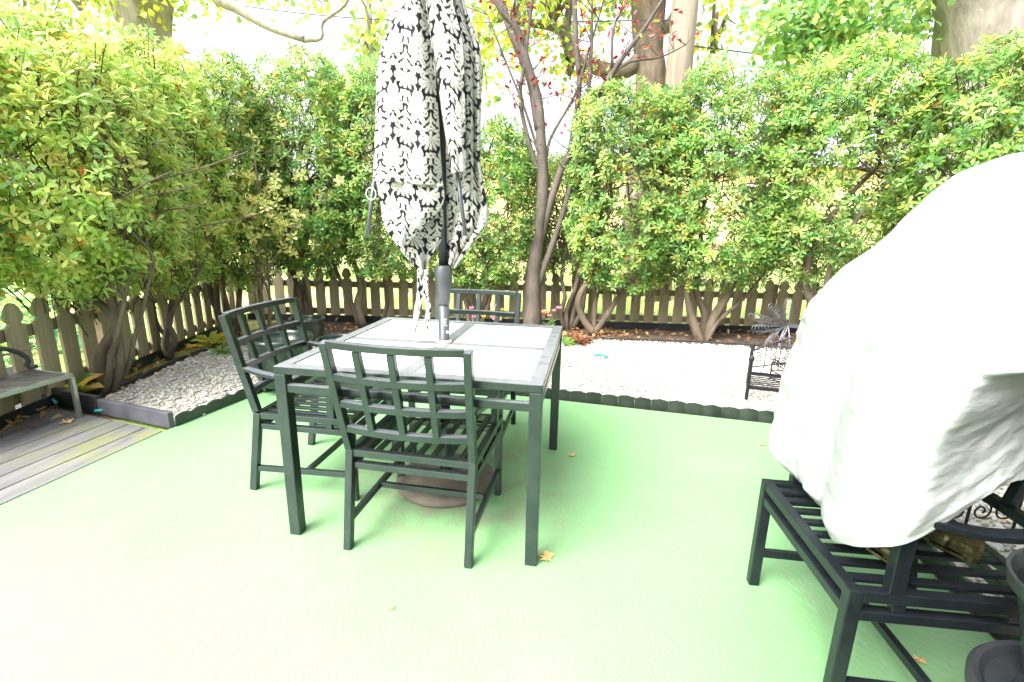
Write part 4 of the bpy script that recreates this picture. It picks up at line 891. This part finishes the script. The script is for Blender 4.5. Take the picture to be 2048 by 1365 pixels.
# nursery pots stacked at lower right
def nursery(label, p, r0, r1, h, tilt, n, m='plastic_pot'):
    o = empty('nursery_pot', p); o.rotation_euler = tilt; tag(o, label, 'pot')
    MB().lathe((0, 0, 0), [(0, .004), (r0, 0), (r0+(r1-r0)*.86, h*.86), (r1*1.06, h*.87), (r1*1.09, h), (r1*1.04, h), (r1*.95, h*.9), (r0*.93, .03), (0, .03)], 48).build('body', M[m], o, smooth=False)
    return o
PN = Vector((1.158, .765, .362))
nursery('lower grey-green plastic nursery pot on the black bin at the bottom right corner', PN, .092, .140, .225, (.0, -.03, 0), 0)
nursery('upper black plastic nursery pot nested in the stack at the bottom right corner', PN+Vector((.012, .0, .125)), .090, .136, .225, (.0, .05, 0), 0, 'black')
sc = empty('storage_bin', (1.135, .715, 0)); tag(sc, 'round black bin with dished lid under the nursery pots at the bottom right corner', 'bin')
MB().lathe((0, 0, 0), [(.15, 0), (.172, .32), (.178, .325)], 56).build('body', M['black'], sc, smooth=False)
MB().lathe((0, 0, 0), [(.180, .318), (.193, .322), (.195, .345), (.186, .358), (.176, .354), (.165, .34), (.125, .337), (.122, .35), (.114, .356), (.105, .352), (0, .350)], 56).build('lid', M['black'], sc, smooth=False)
# ================================================================== WROUGHT IRON DAYBED PLANTER + DRAGONFLY
def curlp(c, r, a0, turns, ex, ey, n=22, shrink=.8):
    return [c+ex*(r*(1-shrink*t)*math.cos(a0+turns*6.283*t))+ey*(r*(1-shrink*t)*math.sin(a0+turns*6.283*t)) for t in [i/n for i in range(n+1)]]
P0 = gp(1492, 800); db = empty('wire_planter', P0); tag(db, 'miniature wrought-iron daybed planter with scrolled back on the white stones', 'planter')
Zv = Vector((0, 0, 1)); e1 = Vector((.62, -.25, 0)); e2 = Vector((.55, .75, 0))          # front rail direction, side direction
w1 = Vector((.95, -.33, 0)).normalized(); w2 = Vector((.45, .9, 0)).normalized()
LEN, DEP = .62, .42
ps_ = [Vector((0, 0, 0)), w2*DEP, w1*LEN, w1*LEN+w2*DEP]
for i, p in enumerate(ps_):
    MB().lathe(p, [(.018, 0), (.014, .01), (.0125, .02), (.0125, .305), (.019, .31), (.02, .325), (.013, .345), (0, .35)], 14).build('post', M['wrought'], db, smooth=True)
bd = MB(); z1 = .10
for a, b in ((0, 1), (0, 2), (2, 3), (1, 3)): bd.sweep([ps_[a]+Zv*z1, ps_[b]+Zv*z1], .012, .022)
for k in range(1, 8): bd.tube([w2*(DEP*k/8)+Zv*z1, w1*LEN+w2*(DEP*k/8)+Zv*z1], .005, 6)
bd.build('bed_frame', M['wrought'], db)
def scroll_panel(a, b, zlow, ztop, rise, nm):
    s_ = MB(); d = b-a; L = d.length; u = d.normalized()
    top = spline([a+Zv*ztop, a+d*.25+Zv*(ztop+rise*.6), a+d*.5+Zv*(ztop+rise), a+d*.75+Zv*(ztop+rise*.6), b+Zv*ztop], 6); s_.tube(top, .008, 8)
    s_.tube(spline([a+Zv*zlow, a+d*.5+Zv*(zlow+.06), b+Zv*zlow], 8), .006, 6)
    n = max(3, int(L/.09))
    for k in range(1, n):
        f = k/n; h = ztop+rise*math.sin(math.pi*f); s_.tube([a+d*f+Zv*zlow, a+d*f+Zv*(h)], .0035, 5)
        c = a+d*(f-.5/n)+Zv*((zlow+h)*.5)
        s_.tube(curlp(c+Zv*.03, .028, -1.57, 1.3, u, Zv), .003, 5, cap=False); s_.tube(curlp(c-Zv*.03, .028, 1.57, -1.3, u, Zv), .003, 5, cap=False); s_.tube(curlp(c+Zv*.085, .02, 1.2, 1.2, -u, Zv), .003, 5, cap=False)
    s_.build(nm, M['wrought'], db, smooth=True)
scroll_panel(ps_[0], ps_[1], .15, .29, .09, 'side_panel'); scroll_panel(ps_[2], ps_[3], .15, .29, .09, 'side_panel'); scroll_panel(ps_[1], ps_[3], .15, .29, .14, 'back_panel')
# small square basket standing on it
bk = empty('wire_basket', P0+w1*.30+w2*.2+Zv*.112); tag(bk, 'small black scrolled wire basket sitting on the daybed planter', 'basket'); s_ = MB(); hwb = .11
for sx, sy in ((-1, -1), (1, -1), (1, 1), (-1, 1)): s_.tube([Vector((sx*hwb, sy*hwb, 0)), Vector((sx*hwb, sy*hwb, .14))], .005, 6)
for z in (.01, .07, .13): s_.tube([Vector((sx*hwb, sy*hwb, z)) for sx, sy in ((-1, -1), (1, -1), (1, 1), (-1, 1), (-1, -1))], .0045, 6)
for k in range(4):
    for yv in (-hwb, hwb): s_.tube(curlp(Vector((-.08+.053*k, yv, .155)), .024, -1.57, 1.2, Vector((1, 0, 0)), Zv), .0035, 5, cap=False)
    s_.tube(curlp(Vector((-hwb, -.08+.053*k, .155)), .024, -1.57, 1.2, Vector((0, 1, 0)), Zv), .0035, 5, cap=False)
s_.build('frame', M['wrought'], bk)
DFc = at(1575, 652, 3.85); df = empty('wire_dragonfly', DFc); tag(df, 'grey wire dragonfly ornament with looped wings above the daybed planter', 'ornament')
random.seed(3)
def wing(tip, wd, seed):
    s_ = MB(); t = Vector(tip)*1.4; wd *= 1.4; L = t.length; u = t.normalized(); v = u.cross(Vector((.1, -1, .3))).normalized()
    for k in range(7):
        f = .45+.09*k; a0 = random.uniform(-.2, .2); q = []
        for i in range(15):
            an = i/14*2*math.pi; q.append(u*(L*f*(.5-.5*math.cos(an)))+v*(wd*f*math.sin(an)*(.4+.6*(.5-.5*math.cos(an))))+Vector((0, random.gauss(0, .002), random.gauss(0, .003))))
        s_.tube(q, .0028, 5, cap=False)
    s_.build('wing', M['wire'], df, smooth=True)
DS = 1.45
wing((-.22, -.02, -.02), .035, 1); wing((-.16, -.06, .13), .04, 2); wing((-.15, -.08, -.13), .05, 3); wing((-.03, -.02, .17), .04, 4); wing((-.06, -.1, -.15), .05, 5); wing((-.24, 0, .06), .03, 6)
bdy = MB(); 
for k in range(5): bdy.tube(spline([Vector((-.18, 0, .01+.004*k)), Vector((0, -.006+.004*k, .005*k-.01)), Vector((.30, .02, -.03+.006*k))], 6), .004, 6)
bdy.build('body', M['wire'], df, smooth=True)
bdy = MB(); bdy.tube([Vector((.12, 0, -.01)), Vector((.11, .0, -.2)), Vector((.1, .02, -.62))], .006, 6); bdy.build('stake', M['wire'], df)
# ornate metal stand on the stones behind the covered chair
osd = empty('plant_stand', (1.98, 1.75, 0)); tag(osd, 'black scrolled metal plant stand on the stones behind the right chair', 'plant stand'); s_ = MB(); X1, Y1 = Vector((1, 0, 0)), Vector((0, 1, 0))
for x in (-.3, -.1, .1, .3):
    s_.tube([Vector((x, 0, 0)), Vector((x, 0, .5))], .006, 6); s_.tube([Vector((x, .35, 0)), Vector((x, .35, .5))], .006, 6)
for z in (.04, .25, .48):
    s_.sweep([Vector((-.32, 0, z)), Vector((.32, 0, z))], .012, .02); s_.sweep([Vector((-.32, .35, z)), Vector((.32, .35, z))], .012, .02)
for x in (-.3, .3): s_.sweep([Vector((x, 0, .46)), Vector((x, .35, .46))], .012, .02)
for k in range(6):
    c = Vector((-.25+.1*k, 0, .15)); s_.tube(curlp(c, .045, 1.57, 1.4, X1 if k % 2 else -X1, Zv), .004, 5, cap=False); s_.tube(curlp(c+Zv*.21, .045, -1.57, 1.4, X1 if k % 2 else -X1, Zv), .004, 5, cap=False)
    s_.tube(curlp(c+Vector((0, .35, .1)), .05, 0, 1.4, X1, Zv), .004, 5, cap=False)
s_.build('frame', M['wrought'], osd)
# ================================================================== LEFT SIDE TABLE AND BITS
lt0 = gp(160, 838); ztop = at(149, 748, lt0.y).z; lt = empty('side_table', (lt0.x, lt0.y, 0)); tag(lt, 'low side table with weathered grey top and metal rim on the deck', 'table')
q1 = Vector((-.50, .14, 0)); nearp = gp(0, 788, ztop)-Vector((lt0.x, lt0.y, ztop)); q2 = nearp.normalized()*.62
cor = [Vector((0, 0, 0)), q1, q1+q2, q2]
tp_ = MB().prism([(c.x, c.y) for c in cor], ztop-.012, ztop-.003); tp_.build('tabletop', M['plank_top'], lt)
rm = MB()
for a, b in ((0, 1), (1, 2), (2, 3), (3, 0)): rm.sweep([cor[a]+Zv*(ztop-.012), cor[b]+Zv*(ztop-.012)], .022, .024)
rm.build('rim', M['alu'], lt, bevel=.002)
for c in cor: MB().sweep([c, c+Zv*(ztop-.02)], .024, .024).build('leg', M['alu'], lt, bevel=.002)
hk = empty('curved_bracket', at(70, 727, lt0.y-.05)); tag(hk, 'black curved metal hook lying on the small side table', 'hook'); o0 = hk.location.copy()
MB().tube([at(px, py, lt0.y+dy)-o0 for px, py, dy in ((-30, 702, -.2), (10, 698, -.1), (38, 706, -.05), (54, 716, -.03), (57, 724, -.03), (52, 731, -.04), (60, 735, -.05), (72, 733, -.05))], .013, 10).build('bar', M['black'], hk, smooth=True)
rd = MB(); a = at(-30, 722, lt0.y-.1); b = at(70, 692, lt0.y+.05); rd.tube([a, b], .007, 8); tag(rd.build('rusty_stick', M['rust'], smooth=True), 'thin rusty stick leaning over the small side table', 'stick')
# hose pieces
for pts_, lab in (([(72, 800), (84, 790), (98, 792), (112, 806)], 'teal hose end curving up behind the black board'), ([(190, 822), (220, 820), (243, 822)], 'short teal hose piece on the white stones beside the deck'), ([(1188, 710), (1205, 711), (1216, 714)], 'tiny turquoise tube lying on the white stones behind the table')):
    h_ = MB(); z_ = .05 if 'curving' in lab else .03
    q = [gp(x, y, z_) for x, y in pts_]; h_.tube(spline(q, 4), .010 if 'tiny' not in lab else .012, 8); tag(h_.build('hose', M['hose'], smooth=True), lab, 'hose')
# hosta-like plants and pots of flowers
def leafy(label, p, n, ln, pal, seed, wd=.4, spread=(.5, 1.35), nm='leafy_plant'):
    r_ = np.random.default_rng(seed); root = empty(nm, p); tag(root, label, 'plant'); C0 = r_.normal(0, .02, (n, 3)); C0[:, 2] = .0
    az = r_.uniform(0, 6.28, n); el = r_.uniform(*spread, n); d = np.c_[np.sin(el)*np.cos(az), np.sin(el)*np.sin(az), np.cos(el)]; nn = np.c_[-np.cos(el)*np.cos(az), -np.cos(el)*np.sin(az), np.sin(el)]
    l_ = r_.uniform(.7, 1.1, n)*ln; leaves(C0, d, nn, l_, l_*wd, np.array(pal)[r_.integers(0, len(pal), n)], np.zeros(n), 'foliage', M['leaf'], root, droop=.35)
    return root
leafy('yellow and green hosta by the black board under the left shrub', gp(140, 800)+Vector((0, .06, 0)), 26, .22, [[.15, .30, .05], [.4, .42, .08], [.55, .42, .1], [.12, .26, .06]], 1, .5)
leafy('yellow-green low plant in the soil left of the chair', gp(425, 692), 34, .2, [[.3, .38, .08], [.18, .32, .06], [.5, .45, .08]], 2, .35)
leafy('green grassy tuft beside the white stones left of the chair', gp(452, 708), 40, .16, [[.16, .32, .06], [.3, .4, .1]], 3, .1)
leafy('green broad-leaved plant in the soil behind the table corner', gp(1128, 690), 14, .16, [[.12, .26, .06], [.2, .32, .08]], 4, .5)
leafy('brown withered clump in the soil right behind the table', gp(1160, 688), 40, .15, [[.24, .12, .06], [.17, .09, .045], [.30, .19, .10]], 5, .4)
leafy('withered tan plant remains under the left fence', gp(305, 705), 50, .16, [[.34, .27, .16], [.24, .17, .1]], 6, .3)
def flowers(label, p, seed, n=12, spread=.13, zc=.24):
    r_ = random.Random(seed); root = leafy(label, p, 30, .2, [[.14, .26, .08], [.1, .2, .07]], seed, .25, (.1, .9), nm='flowering_plant')
    for k in range(n):
        c = Vector((r_.gauss(0, spread), r_.gauss(0, spread*.5), zc+r_.uniform(-.08, .10))); f = MB(); i0 = 0
        for j in range(9):
            a = j*.698; d = Vector((math.cos(a), -.5*math.sin(a)-.2, .8*math.sin(a)+.2)).normalized(); s = d.cross(Vector((0, -1, .4))).normalized()*.007
            i = len(f.v); f.v += [c, c+d*.016+s, c+d*.03, c+d*.016-s]; f.f.append([i, i+1, i+2, i+3])
        f.build('flower', M['petal'] if r_.random() < .88 else M['petal_y'], root)
    return root
flowers('pink flowering plant seen through the far chair lattice', gp(975, 668), 8, 14)
flowers('pink flowering plant beside the red-leaved tree trunk', gp(1092, 668), 9, 12)
# fallen leaves on the floor
def maple_leaf(label, p, sz, rz, seed, z=.004):
    r_ = random.Random(seed); q = MB(); pts = []
    for k in range(5):
        a = math.radians(-100+50*k)+math.pi/2; l = sz*(1, .8, 1.05, .8, 1)[k]*r_.uniform(.8, 1.15)
        pts.append((math.cos(a)*l*.9, math.sin(a)*l*.9, r_.uniform(.3, 1)*sz*.28)); a2 = a+math.radians(25); pts.append((math.cos(a2)*sz*.35, math.sin(a2)*sz*.35, .002))
    pts.append((0, -sz*.9, .004)); n = len(pts); q.v = [Vector((0, 0, .006))]+[Vector(x) for x in pts]
    for k in range(n): q.f.append([0, 1+k, 1+(k+1) % n])
    o = q.build('fallen_leaf', M['dryleaf']); o.location = (p.x, p.y, z); o.rotation_euler = (r_.uniform(-.1, .1), r_.uniform(-.1, .1), rz); tag(o, label, 'leaf')
maple_leaf('curled brown maple leaf beside the front right table leg', gp(1094, 1118), .045, 2.2, 1)
maple_leaf('small brown leaf on the patio right of the far table leg', gp(1142, 912), .026, .7, 2)
maple_leaf('brown leaf on the patio near the white cover', gp(1524, 891), .028, 1.4, 3)
maple_leaf('pale leaf under the covered chair at the bottom right', gp(1838, 1322), .022, .4, 4)
maple_leaf('orange-brown leaf lying on the deck by the side table', gp(133, 846, .006), .045, 1.2, 5, .012)
maple_leaf('tiny pale leaf near the bottom centre of the patio', gp(781, 1219), .014, 1.0, 6)
maple_leaf('tiny leaf speck on the patio near the stones', gp(1222, 845), .012, 2.0, 7)
# assumed house wall behind the camera, unseen; added and sized to shade the right
hw_ = empty('house', (0, -2.2, 0)); tag(hw_, 'unseen house wall behind the viewer, added to shade the right side', 'house')
MB().box((5.75, 1.15, 2.3), (12, .3, 4.6)).build('wall', M['siding'], hw_); MB().box((5.75, 1.2, 4.66), (12.4, .9, .12)).build('eave', M['trim'], hw_)
